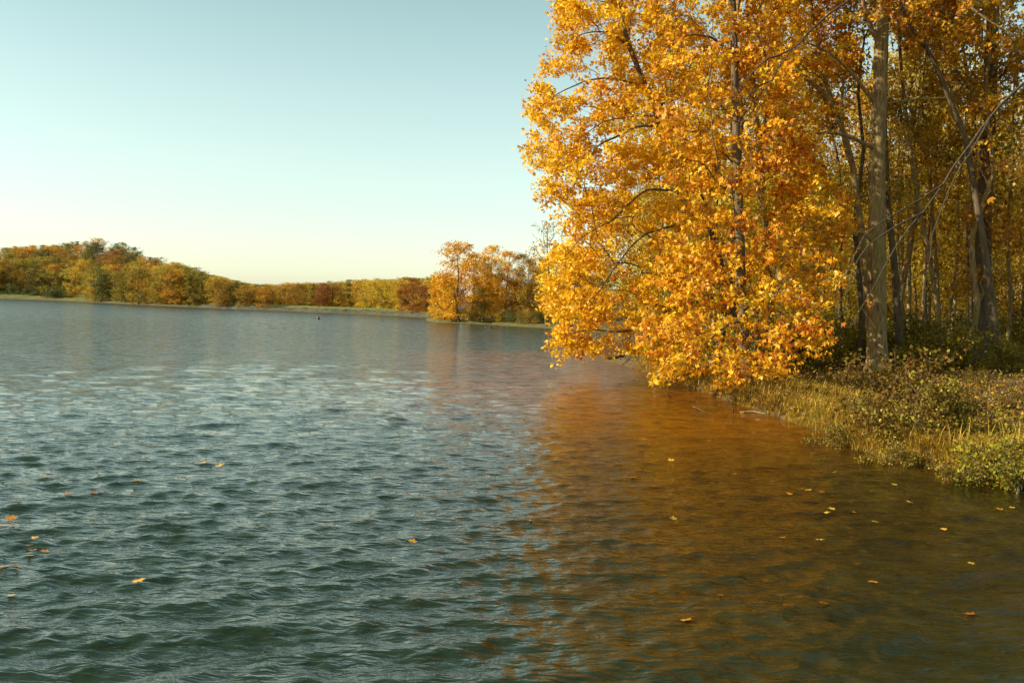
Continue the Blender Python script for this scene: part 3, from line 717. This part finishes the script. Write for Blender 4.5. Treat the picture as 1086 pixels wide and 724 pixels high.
# trees beyond the wood closing the view, and along the right bank outside the frame
for k_ in range(34):
    xq = -2 + k_ * 5.2 + rng.uniform(-1.5, 1.5) + 18; Yq = 136 + rng.uniform(-6, 14) - max(0, k_ - 22) * 4
    if float(sdist(np.array([xq]), np.array([Yq]))[0]) < 4: continue
    kd = rng.choice(['gold', 'olive', 'orange', 'green'], p=[.35, .35, .15, .15])
    place('forest_tree', f'{KIND[kd][1]} tree closing the back of the right hand wood', 'tree', f'{KIND[kd][1]} trees at the back of the wood', FAR[int(rng.integers(0, 5))], (xq, Yq, gz(xq, Yq) - .2), rng.uniform(1.1, 1.45), rng.uniform(0, 6.28), KIND[kd][0], BARKD)
for (xq, Yq) in [(19, 27), (23, 32), (26, 24), (22, 38.5), (27, 42), (21, 18), (29, 33)]:
    place('forest_tree', 'tall orange leaved tree beyond the right edge of the picture', 'tree', 'trees beyond the right edge', FOR[int(rng.integers(0, 5))], (xq, Yq, gz(xq, Yq) - .1), rng.uniform(.9, 1.1), rng.uniform(0, 6.28), L_ORANGE, BARK)

# -- undergrowth
def proto_shrub(Hs, w, n, per, ls, T, spread=.12):
    base = []
    for q in range(5):
        a = rng.uniform(0, 6.28); r_ = rng.uniform(.1, .5) * w
        base.append((np.array([(0, 0, 0), (r_ * .4 * cos(a), r_ * .4 * sin(a), Hs * .35), (r_ * cos(a), r_ * sin(a), Hs * .75)]), .018, .008))
    K = 13; ca = rng.uniform(0, 6.28, K); crr = w * rng.uniform(.1, 1.15, K); chh = Hs * rng.uniform(.12, 1.0, K) * (1 - .45 * (crr / w / 1.15) ** 2)
    kk = rng.integers(0, K, n); pts = np.stack([crr * np.cos(ca), crr * np.sin(ca), chh], 1)[kk] + rng.normal(0, .17 * w, (n, 3)) * np.array((1, 1, .75)); pts[:, 2] = np.abs(pts[:, 2]) + .04
    G = grow(base, pts, bf=.3, tip=.0035, step=.2); nod, par, rad, size, chains, tg = G
    wd_ = MB()
    for ch in chains:
        if len(ch) < 2: continue
        Vt, Ft = tube(nod[ch], rad[ch], 3, rng.uniform(0, 6)); wd_.add(Vt, Ft)
    nod2 = list(G); LP, own = leaf_points(tuple(nod2), per, spread, 6, .8)
    LP[:, 2] = np.abs(LP[:, 2])
    cn = rng.normal(0, .2, len(nod))
    return wd_.mesh('stems', None), leaf_mesh('foliage', LP, ls, T, None, .5 + cn[own] + rng.normal(0, .2, len(LP)), droop=.1, up=.6)
SH = [proto_shrub(1.9, 1.3, 190, 13, .11, KITE_T, .16) for _ in range(3)]
BR = [proto_shrub(1.25, 1.0, 230, 12, .085, KITE_T, .11) for _ in range(3)]
cnt = 0; tries = 0; sp = []
while cnt < 100 and tries < 20000:
    tries += 1
    Yq = 39 + 42 * rng.uniform() ** 1.2; pxq = rng.uniform(640, 1180); xq = (pxq - 543) / F * Yq
    dq = float(sdist(np.array([xq]), np.array([Yq]))[0])
    if dq < 2.2 or any((xq - a) ** 2 + (Yq - b) ** 2 < 1.7 for a, b in sp): continue
    if (xq - b3_[0]) ** 2 + (Yq - b3_[1]) ** 2 < 2.2: continue
    if Yq < 42 and abs(pxq - 930) < 60: continue
    sp.append((xq, Yq)); cnt += 1
    g = rng.uniform() < .72
    side = 'left of the thick pale trunk' if pxq < 930 else 'right of the thick pale trunk'
    place('shrub', ('leafy green' if g else 'yellow olive') + f' shrub in the undergrowth {side}', 'shrub', ('green' if g else 'yellow') + f' undergrowth {side}', SH[int(rng.integers(0, 3))],
          (xq, Yq, gz(xq, Yq) - .05), rng.choice([.4, .55, .75, 1.0, 1.3]), rng.uniform(0, 6.28), L_SHRUB if g else L_OLIVE, TWIG, parts=('stems', 'foliage'))
# brambles on the bank: photo px of the foot, scale, label
br = [(905, 440, .5, 'low brown bramble left of the big bank thicket'), (925, 452, .7, 'bramble with olive and rusty leaves at the left end of the bank thicket'), (950, 448, 1.35, 'tallest dark bramble in the middle of the bank thicket'),
      (972, 462, 1.0, 'rusty bramble leaning over the water below the thicket'), (985, 440, .75, 'bramble behind the bank thicket under the leaning trunk'), (1000, 462, 1.0, 'dark bramble at the right end of the bank thicket'),
      (1010, 440, .6, 'bramble with brown leaves behind the right end of the thicket'), (1062, 488, .75, 'bright yellow green bush at the right edge above the water'), (1084, 496, .8, 'green bush cut by the right edge of the picture'),
      (945, 470, .5, 'low olive bramble at the water edge below the thicket'), (1040, 488, .6, 'small yellow bush on the bank between thicket and edge'), (958, 420, .5, 'bramble at the foot of the thick pale trunk'),
      (1035, 420, .45, 'brown bramble below the slim leaning trunk'), (1075, 440, .5, 'sparse brown bramble high on the bank at the right edge'), (885, 452, .5, 'little dry bush low on the bank under the sunlit grass')]
for k_, (px_, py_, s_, lab) in enumerate(br):
    q = W(px_, py_, .45); xq, yq = q[0], q[1]
    dq = float(sdist(np.array([xq]), np.array([yq]))[0])
    place('bramble_bush', lab, 'bush', 'brambles on the near bank', BR[k_ % 3], (xq, yq, gz(xq, yq) - .03), s_, rng.uniform(0, 6.28), L_SHRUB if k_ in (7, 8) else L_BRAMBLE, TWIG, parts=('stems', 'foliage'))

# ------------------------------------------------------------------ grass and litter (uncountable)
def scatter_bank(n, dlo, dhi, ylo, yhi, pxlo=600, pxhi=1250, pw=1.0):
    o_ = []
    while sum(map(len, o_)) < n:
        y_ = ylo + (yhi - ylo) * rng.uniform(size=n) ** pw; x_ = (rng.uniform(pxlo, pxhi, n) - 543) / F * y_
        d_ = sdist(x_, y_); w = (d_ > dlo) & (d_ < dhi); o_.append(np.stack([x_[w], y_[w]], 1))
    return np.vstack(o_)[:n]
T_ = scatter_bank(6000, .05, 3.4, 15, 52, pw=1.5)
T_ = T_[rng.uniform(size=len(T_)) < np.clip(1.15 - sdist(T_[:, 0], T_[:, 1]) * .24, .1, 1)]
Bv = []; Bf = []; Bt = []; nb_ = 0
per = 20
bx = np.repeat(T_, per, 0); n = len(bx)
tt = np.repeat(rng.uniform(0, 1, len(T_)) * .6 + .2 * wob(T_[:, 0], T_[:, 1], 1.3) + .15, per)
bx = bx + rng.normal(0, .07, bx.shape); hz = height(bx[:, 0], bx[:, 1])
ln_ = rng.uniform(.10, .34, n) * np.repeat(rng.uniform(.6, 1.25, len(T_)), per) * np.where(rng.uniform(size=n) < .04, 2.4, 1)
a = rng.uniform(0, 2 * pi, n); lean = rng.uniform(.25, 1.5, n)
dirv = np.stack([np.cos(a) * lean, np.sin(a) * lean, np.ones(n)], 1); dirv = norm(dirv)
sd_ = np.stack([-np.sin(a), np.cos(a), np.zeros(n)], 1) * .009
p0 = np.stack([bx[:, 0], bx[:, 1], hz - .02], 1); p1 = p0 + dirv * ln_[:, None] * .6
p2 = p0 + dirv * ln_[:, None] + np.stack([np.cos(a), np.sin(a), -np.ones(n) * .6], 1) * (ln_ * .25 * lean)[:, None]
V = np.stack([p0 - sd_, p0 + sd_, p1 + sd_ * .8, p1 - sd_ * .8, p2], 1).reshape(-1, 3); o_ = np.arange(n)[:, None] * 5
Fq = np.concatenate([o_ + np.array([[0, 1, 2, 3]])]); Ft = o_ + np.array([[3, 2, 4]])
tone = np.clip(tt + rng.normal(0, .12, n), 0, 1)
tag(obj('bank_grass', mesh_np('bank_grass', V, [Fq, Ft], L_REED, {'tone': ('FACE', np.concatenate([tone, tone]))})), 'dry golden grass tufts along the near bank above the water', 'grass', kind='stuff')
Lp = np.vstack([scatter_bank(22000, .1, 9, 15, 60, pw=1.3), scatter_bank(26000, 4, 34, 32, 80)])
hz = height(Lp[:, 0], Lp[:, 1]) + np.where(rng.uniform(size=len(Lp)) < .35, rng.uniform(.05, .22, len(Lp)), rng.uniform(.005, .05, len(Lp)))
tag(obj('fallen_leaves', leaf_mesh('fallen_leaves', np.column_stack([Lp, hz]), .11, KITE_T, L_LITTER, .5 + rng.normal(0, .25, len(Lp)), droop=.1, up=2.5)), 'brown and orange fallen leaves covering the bank and wood floor', 'fallen leaves', kind='stuff')
# low ground plants
Gp = scatter_bank(9000, .6, 12, 18, 62, pw=1.3); w = wob(Gp[:, 0], Gp[:, 1], 1.7) + rng.normal(0, .3, len(Gp)) > .0; Gp = Gp[w]
hz = height(Gp[:, 0], Gp[:, 1]) + np.abs(rng.normal(0, .16, len(Gp)))
tag(obj('ground_cover', leaf_mesh('ground_cover', np.column_stack([Gp, hz]), .09, KITE_T, L_SHRUB, .55 + rng.normal(0, .25, len(Gp)), droop=0, up=1)), 'low green and yellow herbs growing through the leaf litter', 'ground cover', kind='stuff')

# logs and sticks
def stick(name, label, pts, r0, r1, m_, cat, group=None):
    q = spline(pts, .12); q = q + rng.normal(0, r0 * .15, q.shape); V, Fc = tube(q, np.linspace(r0, r1, len(q)), 8, 0, .08)
    ns = 8; nV = len(V); V = np.vstack([V, q[:1], q[-1:]])
    caps = [(nV, (k + 1) % ns, k) for k in range(ns)] + [(nV + 1, nV - ns + k, nV - ns + (k + 1) % ns) for k in range(ns)]
    c0 = q[0].copy(); V = V - c0
    tag(obj(name, mesh_np(name, V, [Fc, np.array(caps)], m_, smooth=True), loc=tuple(c0)), label, cat, group)
stick('fallen_log', 'dark fallen log on the small far bank under the maple leaves', [P(640, 378, 54), P(650, 378.5, 54), P(661, 376.5, 54.2)], .14, .10, BARKD, 'log')
stick('dead_branch', 'short dark stick poking out of the water left of the lowest maple leaves', [W(713, 423, -.05), W(709, 419, .1), W(706, 416, .2)], .02, .01, BARKD, 'branch')
stick('dead_branch', 'thin curved stick lying in the water below the lowest maple leaves', [W(735, 431, .02), W(742, 434, .05), W(748, 437, .0)], .015, .008, BARKD, 'branch')
stick('dead_branch', 'pale driftwood branch at the water edge beside the first grass tufts', [W(785, 437, .0), W(798, 436, .04), W(812, 439, .03)], .025, .012, BARK, 'branch')
stick('dead_branch', 'small dark twig stub standing in the water near the driftwood branch', [W(777, 437, -.05), W(777.5, 435, .05), W(777, 433.5, .12)], .025, .02, BARKD, 'branch')
for k_, (a, b, lab) in enumerate([((1040, 402), (1085, 398), 'long fallen branch on the slope at the right edge behind the brambles'), ((1030, 378), (1060, 376), 'thin fallen branch behind the foot of the slim leaning trunk')]):
    A0 = W(a[0], a[1], .75); B0 = W(b[0], b[1], .85); A0[2] = gz(A0[0], A0[1]) + .06; B0[2] = gz(B0[0], B0[1]) + .1; Mi = (A0 + B0) / 2; Mi[2] = max(gz(Mi[0], Mi[1]) + .06, Mi[2])
    stick('fallen_branch', lab, [A0, Mi, B0], .06, .03, BARK, 'branch')

# ------------------------------------------------------------------ peninsula
pen = [(470, 'orange', 0, 285, 158, 1.0), (486, 'orange', 2, 253, 160, 1.0), (500, 'orange', 0, 262, 166, 1.0), (512, 'gold', 1, 268, 162, .8), (521, 'gold', 1, 257, 168, .7), (534, 'orange', 1, 263, 160, .75),
       (549, 'bronze', 1, 266, 163, .8), (560, 'bronze', 1, 272, 158, .8), (572, 'gold', 0, 268, 165, .9), (590, 'gold', 0, 262, 160, 1), (606, 'gold', 2, 255, 162, 1), (478, 'gold', 0, 300, 155.5, .75), (463, 'gold', 2, 298, 160, .8),
       (510, 'olive', 2, 303, 154, .7), (526, 'gold', 2, 300, 170, .9), (542, 'orange', 0, 296, 172, 1), (556, 'orange', 2, 300, 174, 1), (620, 'gold', 0, 262, 158, 1), (636, 'orange', 1, 258, 165, 1)]
penlab = {0: 'orange tree at the left tip of the wooded point', 1: 'tallest broad orange tree near the tip of the wooded point', 2: 'orange tree right behind the tallest one on the wooded point', 3: 'golden tree between the tall orange tree and the thin yellow top',
          4: 'thin yellow topped tree in the middle of the wooded point', 5: 'bright orange tree right of the thin yellow topped tree', 6: 'brown crowned tree in the right half of the wooded point', 7: 'bronze tree right of the brown crown on the wooded point',
          8: 'golden tree by the sparse tall tree on the wooded point', 9: 'golden tree partly hidden by the maple leaves', 10: 'golden tree on the point hidden behind the maple leaves', 11: 'low yellow tree overhanging the water at the left tip', 12: 'small golden tree farthest left on the wooded point',
          13: 'small yellow green tree leaning over the water at mid point', 14: 'golden tree filling in behind the thin yellow top', 15: 'orange tree behind the bright orange one', 16: 'orange tree behind the brown crown', 17: 'golden tree farther right behind the maple leaves', 18: 'orange tree farthest right behind the maple leaves'}
for k_, (px_, kd, pr, top, Yq, ws) in enumerate(pen):
    xq = (px_ - 543) / F * Yq
    if float(sdist(np.array([xq]), np.array([Yq]))[0]) < .8:
        while float(sdist(np.array([xq]), np.array([Yq]))[0]) < .8 and Yq < 200: Yq += 1; xq = (px_ - 543) / F * Yq
    g0 = gz(xq, Yq); ht = P(px_, top, Yq)[2] - g0
    place('shore_tree', penlab[k_], 'tree', 'trees on the wooded point', MID[pr], (xq, Yq, g0 - .1), ht / 15.6 * ws * 1.12, rng.uniform(0, 6.28), {'orange': MAPLE, 'gold': MAPLEY}.get(kd, KIND[kd][0]), BARKD, sz=ht / 15.6)
Yq = 128; xq = (580 - 543) / F * Yq
while float(sdist(np.array([xq]), np.array([Yq]))[0]) < .5 and Yq < 170: Yq += 1; xq = (579 - 543) / F * Yq
g0 = gz(xq, Yq); ht = P(585, 231, Yq)[2] - g0
place('sparse_tree', 'tall thinly leaved pale tree rising above the wooded point beside the maple', 'tree', None, SPARSE, (xq, Yq, g0 - .1), ht / 16.4, 1.0, L_GOLD, TWIG)
for px_, kd, s_, lab in [(462, 'gold', 1.3, 'yellow shrub at the left tip of the wooded point'), (473, 'olive', 1.2, 'yellow green shrub under the tall orange tree on the point'), (541, 'green', 1.1, 'wide dark shrub under the trees right of mid point'), (551, 'green', 1.1, 'dark shrub beside the wide dark one on the point'),
                         (560, 'bronze', 1.2, 'bright olive shrub at the water edge of the point'), (570, 'green', 1.1, 'dark shrub on the point beside the maple leaves'), (581, 'green', 1.2, 'dark shrub on the point touching the maple leaves'), (500, 'olive', 1.0, 'small olive shrub at the trunk feet of mid point'), (524, 'gold', 1.0, 'small yellow shrub low on the point')]:
    Yq = 150; xq = (px_ - 543) / F * Yq
    while float(sdist(np.array([xq]), np.array([Yq]))[0]) < 1.5 and Yq < 185: Yq += .5; xq = (px_ - 543) / F * Yq
    place('shore_shrub', lab, 'shrub', 'shrubs on the wooded point', SH[int(rng.integers(0, 3))], (xq, Yq, gz(xq, Yq) - .05), s_, rng.uniform(0, 6.28), KIND[kd][0], TWIG, parts=('stems', 'foliage'))

# ------------------------------------------------------------------ far shores
fs = []
def far_tree(px_, dd, pool, pp, where, maxh, minr, front=False):
    global fs
    base = W(px_, np.interp(px_, [q[0] for q in far_px[::-1]], [q[1] for q in far_px[::-1]]))
    dirn = norm(np.array([base[0], base[1]])); xq, Yq = base[:2] + dirn * dd
    if any((xq - a) ** 2 + (Yq - b) ** 2 < minr * minr for a, b in fs): return
    fs.append((xq, Yq)); g0 = gz(xq, Yq)
    zs, _ = skyz(np.array([xq]), np.array([Yq])); top = float(zs[0])
    h_ = min(maxh * rng.uniform(.8, 1.08), max(4.0, (top - g0) * rng.uniform(.94, 1.08)))
    kd = rng.choice(pool, p=pp); pr = int(rng.integers(0, 5))
    if h_ < 9 and kd in ('green', 'olive') and rng.uniform() < .5: pr = 5
    s_ = h_ / (15 if pr < 5 else 12.6); s2 = max(s_, .5) * rng.uniform(1.0, 1.3)
    place('far_tree', f'{KIND[kd][1]} tree {where}', 'tree', f'{KIND[kd][1]} trees {where}', FAR[pr], (xq, Yq, g0 - .2), s2, rng.uniform(0, 6.28), KIND[kd][0], BARKD, sz=s_)
for dd, nn_ in ((5, 36), (11, 34), (17, 34), (26, 34), (37, 34), (50, 34), (66, 34), (80, 32), (95, 30), (110, 30)):
    for px_ in np.linspace(-70, 292, nn_):
        q = px_ + rng.uniform(-6, 6); d2 = dd + rng.uniform(-3, 3)
        if q < 95: d2 += 10
        far_tree(q, d2, ['bronze', 'gold', 'orange', 'olive', 'green', 'rust'], [.22, .07, .17, .35, .16, .03], 'on the left hillside', 10.5, 2.9)
for dd, nn_ in ((14, 20), (24, 20), (36, 20), (50, 18)):
    for px_ in np.linspace(290, 470, nn_):
        far_tree(px_ + rng.uniform(-5, 5), dd + rng.uniform(-3, 3), ['gold', 'bronze', 'orange', 'olive'], [.42, .18, .28, .12], 'behind the dam', 12, 2.6)
far_tree(343, 11, ['rust'], [1], 'standing out red in front of the trees behind the dam', 8, 1)
for px_, dd in [(425, 9), (433, 11), (441, 8), (449, 10), (456, 9)]:
    far_tree(px_, dd, ['rust', 'gold'], [.5, .5], 'at the right end of the dam', 8, 1)
for px_ in (45, 52, 58, 64, 72, 10, 28):
    base = W(px_, np.interp(px_, [q[0] for q in far_px[::-1]], [q[1] for q in far_px[::-1]])); dirn = norm(np.array([base[0], base[1]])); xq, Yq = base[:2] + dirn * (9 + rng.uniform(0, 5))
    place('shore_shrub', 'rounded dark green shrub on the grassy strip below the left hillside', 'shrub', 'shrubs on the left grassy shore', SH[int(rng.integers(0, 3))], (xq, Yq, gz(xq, Yq)), rng.uniform(1.3, 2.2), rng.uniform(0, 6.28), L_GREEN, TWIG, parts=('stems', 'foliage'))

# dam: stone facing + grassy crest, one thing
dam_px = [(q[0], q[1]) for q in far_px if 200 <= q[0] <= 455]
Ln = np.array([W(*q)[:2] for q in dam_px]); q = np.column_stack([Ln, np.zeros(len(Ln))]); q = spline(q, 1.2)[:, :2]
tn = norm(np.gradient(q, axis=0)); nrm = np.stack([tn[:, 1], -tn[:, 0]], 1)
if (nrm[len(q) // 2] @ q[len(q) // 2]) < 0: nrm = -nrm
def strip(name, offs, zs, m_, jit, par_):
    # offs: distances from the waterline, zs heights
    Vs = []
    for o1, z1 in zip(offs, zs):
        Vs.append(np.column_stack([q + nrm * (o1 + rng.normal(0, jit, len(q)))[:, None], z1 + rng.normal(0, jit, len(q))]))
    Vs = np.array(Vs); k, n_ = Vs.shape[:2]
    Fs = np.array([(a * n_ + b, a * n_ + b + 1, (a + 1) * n_ + b + 1, (a + 1) * n_ + b) for a in range(k - 1) for b in range(n_ - 1)])
    return obj(name, mesh_np(name, Vs.reshape(-1, 3), [Fs], m_), par_)
def simple_noise_mat(name, stops, scale, rough=.9):
    m_, N, L = mat(name); o = N.new('ShaderNodeOutputMaterial'); p = N.new('ShaderNodeBsdfPrincipled'); p.inputs['Roughness'].default_value = rough
    tc = N.new('ShaderNodeTexCoord'); n_ = N.new('ShaderNodeTexNoise'); n_.inputs['Scale'].default_value = scale; n_.inputs['Detail'].default_value = 6
    r = ramp(N, stops); L.new(tc.outputs['Object'], n_.inputs['Vector']); L.new(n_.outputs['Fac'], r.inputs[0]); L.new(r.outputs[0], p.inputs['Base Color']); L.new(p.outputs[0], o.inputs[0]); return m_
STONE = simple_noise_mat('riprap_stone', [(.35, (.02, .018, .01)), (.5, (.055, .05, .028)), (.7, (.11, .10, .055))], 1.2)
DGRASS = simple_noise_mat('crest_grass', [(.35, (.06, .065, .012)), (.55, (.12, .12, .02)), (.75, (.17, .155, .03))], .5)
dr_ = empty('dam', (0, 0, 0), 'low grassy dam with a grey stone facing across the far end of the lake', 'dam')
strip('stone_facing', [-1.0, 0, .8, 1.6, 2.4, 3.2], [-.4, .02, .3, .55, .8, .95], STONE, .10, dr_)
strip('grass_crest', [3.15, 4.2, 6.5, 9, 12], [.98, 1.25, 1.5, 1.5, .3], DGRASS, .04, dr_)

# marker buoy
bc = W(337.5, 338.6); BUOY = simple_noise_mat('dark_buoy', [(.3, (.03, .025, .02)), (.7, (.07, .06, .045))], 6, .5)
def lathe(prof, ns=20):
    pr = np.array(prof, float); a = np.arange(ns) * 2 * pi / ns
    pr[:, 1] *= .68; V = np.stack([pr[:, 0:1] * np.cos(a), pr[:, 0:1] * np.sin(a), pr[:, 1:2] * np.ones(ns)], -1).reshape(-1, 3); n_ = len(pr)
    F_ = np.array([(r_ * ns + k, r_ * ns + (k + 1) % ns, (r_ + 1) * ns + (k + 1) % ns, (r_ + 1) * ns + k) for r_ in range(n_ - 1) for k in range(ns)]); return V, F_
bo = empty('marker_buoy', (bc[0], bc[1], 0), 'small dark cone topped buoy floating far out on the lake', 'buoy')
for nm, pf in (('float', [(0, -.2), (.2, -.2), (.27, -.12), (.30, .05), (.29, .22), (.24, .33), (.0, .35)]), ('cone', [(0, .33), (.21, .34), (.19, .42), (.12, .62), (.06, .80), (0, .86)]), ('top_ring', [(.05, .82), (.07, .85), (.05, .90), (.02, .92), (.02, .84)])):
    Vt, Ft = lathe(pf); obj(nm, mesh_np(nm, Vt, [Ft], BUOY, smooth=True), bo)

# ------------------------------------------------------------------ floating leaves
out5 = []
for k_ in range(5):
    pass
def maple_outline():
    lob = [(-90, .0), (-140, .34), (-172, .66), (-195, .50), (-222, .86), (-246, .58), (-270, 1.0), (-294, .58), (-318, .86), (-345, .50), (-368, .66), (-400, .34)]
    v = [(0, 0, 0)]
    for a, r_ in lob[1:]: v.append((r_ * cos(radians(a)), r_ * sin(radians(a)), .10 * r_ * r_ ))
    return np.array(v)
ML = maple_outline()
def leaf_float(size, tone, curl):
    v = ML.copy(); n_ = len(v) - 1
    v[:, 2] = v[:, 2] * curl + rng.normal(0, .03, len(v)); f = np.array([(0, k, k + 1) for k in range(1, n_)])
    st = np.array([(-.018, 0, 0), (.018, 0, 0), (.03, -.5, .08), (-.005, -.5, .08)])
    V = np.vstack([v, st]) * size; return V, f, np.array([[len(v), len(v) + 1, len(v) + 2, len(v) + 3]])
fl = [(437, 575, 1.0, 'golden'), (727, 658, 1.15, 'orange'), (562, 553, .8, 'orange'), (146, 616, 1.2, 'yellow'), (13, 551, 1.2, 'orange'), (38, 571, 1.1, 'yellow'), (30, 579, .8, 'orange'), (34, 584, .9, 'orange'), (48, 586, .9, 'orange'), (33, 590, .7, 'yellow'), (5, 601, 1.1, 'yellow'), (19, 601, .8, 'orange'), (14, 632, .9, 'yellow'),
      (28, 569, .7, 'yellow'), (47, 506, 1.2, 'yellow'), (74, 524, 1.1, 'orange'), (100, 523, .8, 'brown'), (146, 511, .9, 'yellow'), (215, 491, .9, 'yellow'), (231, 495, 1.3, 'yellow'), (205, 513, .6, 'yellow'), (10, 558, .8, 'orange'), (2, 558, .8, 'orange'),
      (857, 520, .9, 'yellow'), (869, 573, 1.1, 'yellow'), (829, 571, .9, 'orange'), (873, 640, 1.0, 'orange'), (965, 533, 1.0, 'yellow'), (1000, 562, .9, 'yellow'), (985, 577, .6, 'brown'), (926, 618, 1.1, 'orange'), (928, 554, .8, 'yellow'), (836, 524, .9, 'orange'), (848, 519, .8, 'yellow'), (870, 522, .8, 'brown'), (884, 540, .9, 'yellow'), (878, 544, .9, 'yellow'), (1062, 541, 1.0, 'orange'), (1073, 539, .8, 'yellow'), (904, 543, .7, 'brown'), (907, 560, .9, 'brown'), (712, 489, 1.1, 'yellow'), (715, 551, .9, 'yellow'), (884, 501, .8, 'yellow'), (950, 515, .9, 'yellow'), (672, 507, .9, 'brown'), (766, 632, .8, 'brown'), (1032, 652, 1.2, 'brown'), (1029, 598, .8, 'yellow')]
dgi = {}
tonemap = {'yellow': .85, 'golden': .75, 'orange': .45, 'brown': .05}
single = {0: 'golden leaf floating alone in the middle of the foreground water', 1: 'curled orange maple leaf floating nearest the camera at bottom centre', 2: 'small orange leaf where the orange reflection begins', 3: 'wide yellow leaf floating alone at lower left', 26: 'orange leaf lowest in the dark water at lower right'}
# wave height lookup near the camera
wx = (X + dx * .9).astype(float); wy = (Y + dy * .9).astype(float)
for k_, (px_, py_, s_, cn_) in enumerate(fl):
    c = W(px_, py_, 0); 
    for _ in range(2):
        q_ = int(np.argmin((wx - c[0]) ** 2 + (wy - c[1]) ** 2)); c = W(px_, py_, float(dz[q_]))
    side = 'over the lower left water' if px_ < 400 else ('in the orange reflection at centre' if px_ < 790 else 'on the brown water near the right bank')
    lab = single.get(k_, f'{cn_} fallen leaf floating {side}')
    Vl, f3, f4 = leaf_float(.085 * s_ * (1 if py_ > 560 else 1.25), 0, rng.uniform(.8, 2.6))
    me = mesh_np('floating_leaf', Vl, [f3, f4], L_FLOAT, {'tone': ('FACE', np.full(len(f3) + 1, tonemap[cn_] + rng.uniform(-.08, .08)))})
    o_ = obj('floating_leaf', me, loc=(c[0], c[1], float(dz[q_]) + .012)); o_.rotation_euler = (rng.normal(0, .12), rng.normal(0, .12), rng.uniform(0, 6.28))
    tag(o_, lab, 'leaf', None if k_ in single else f'{cn_} leaves floating {side}')
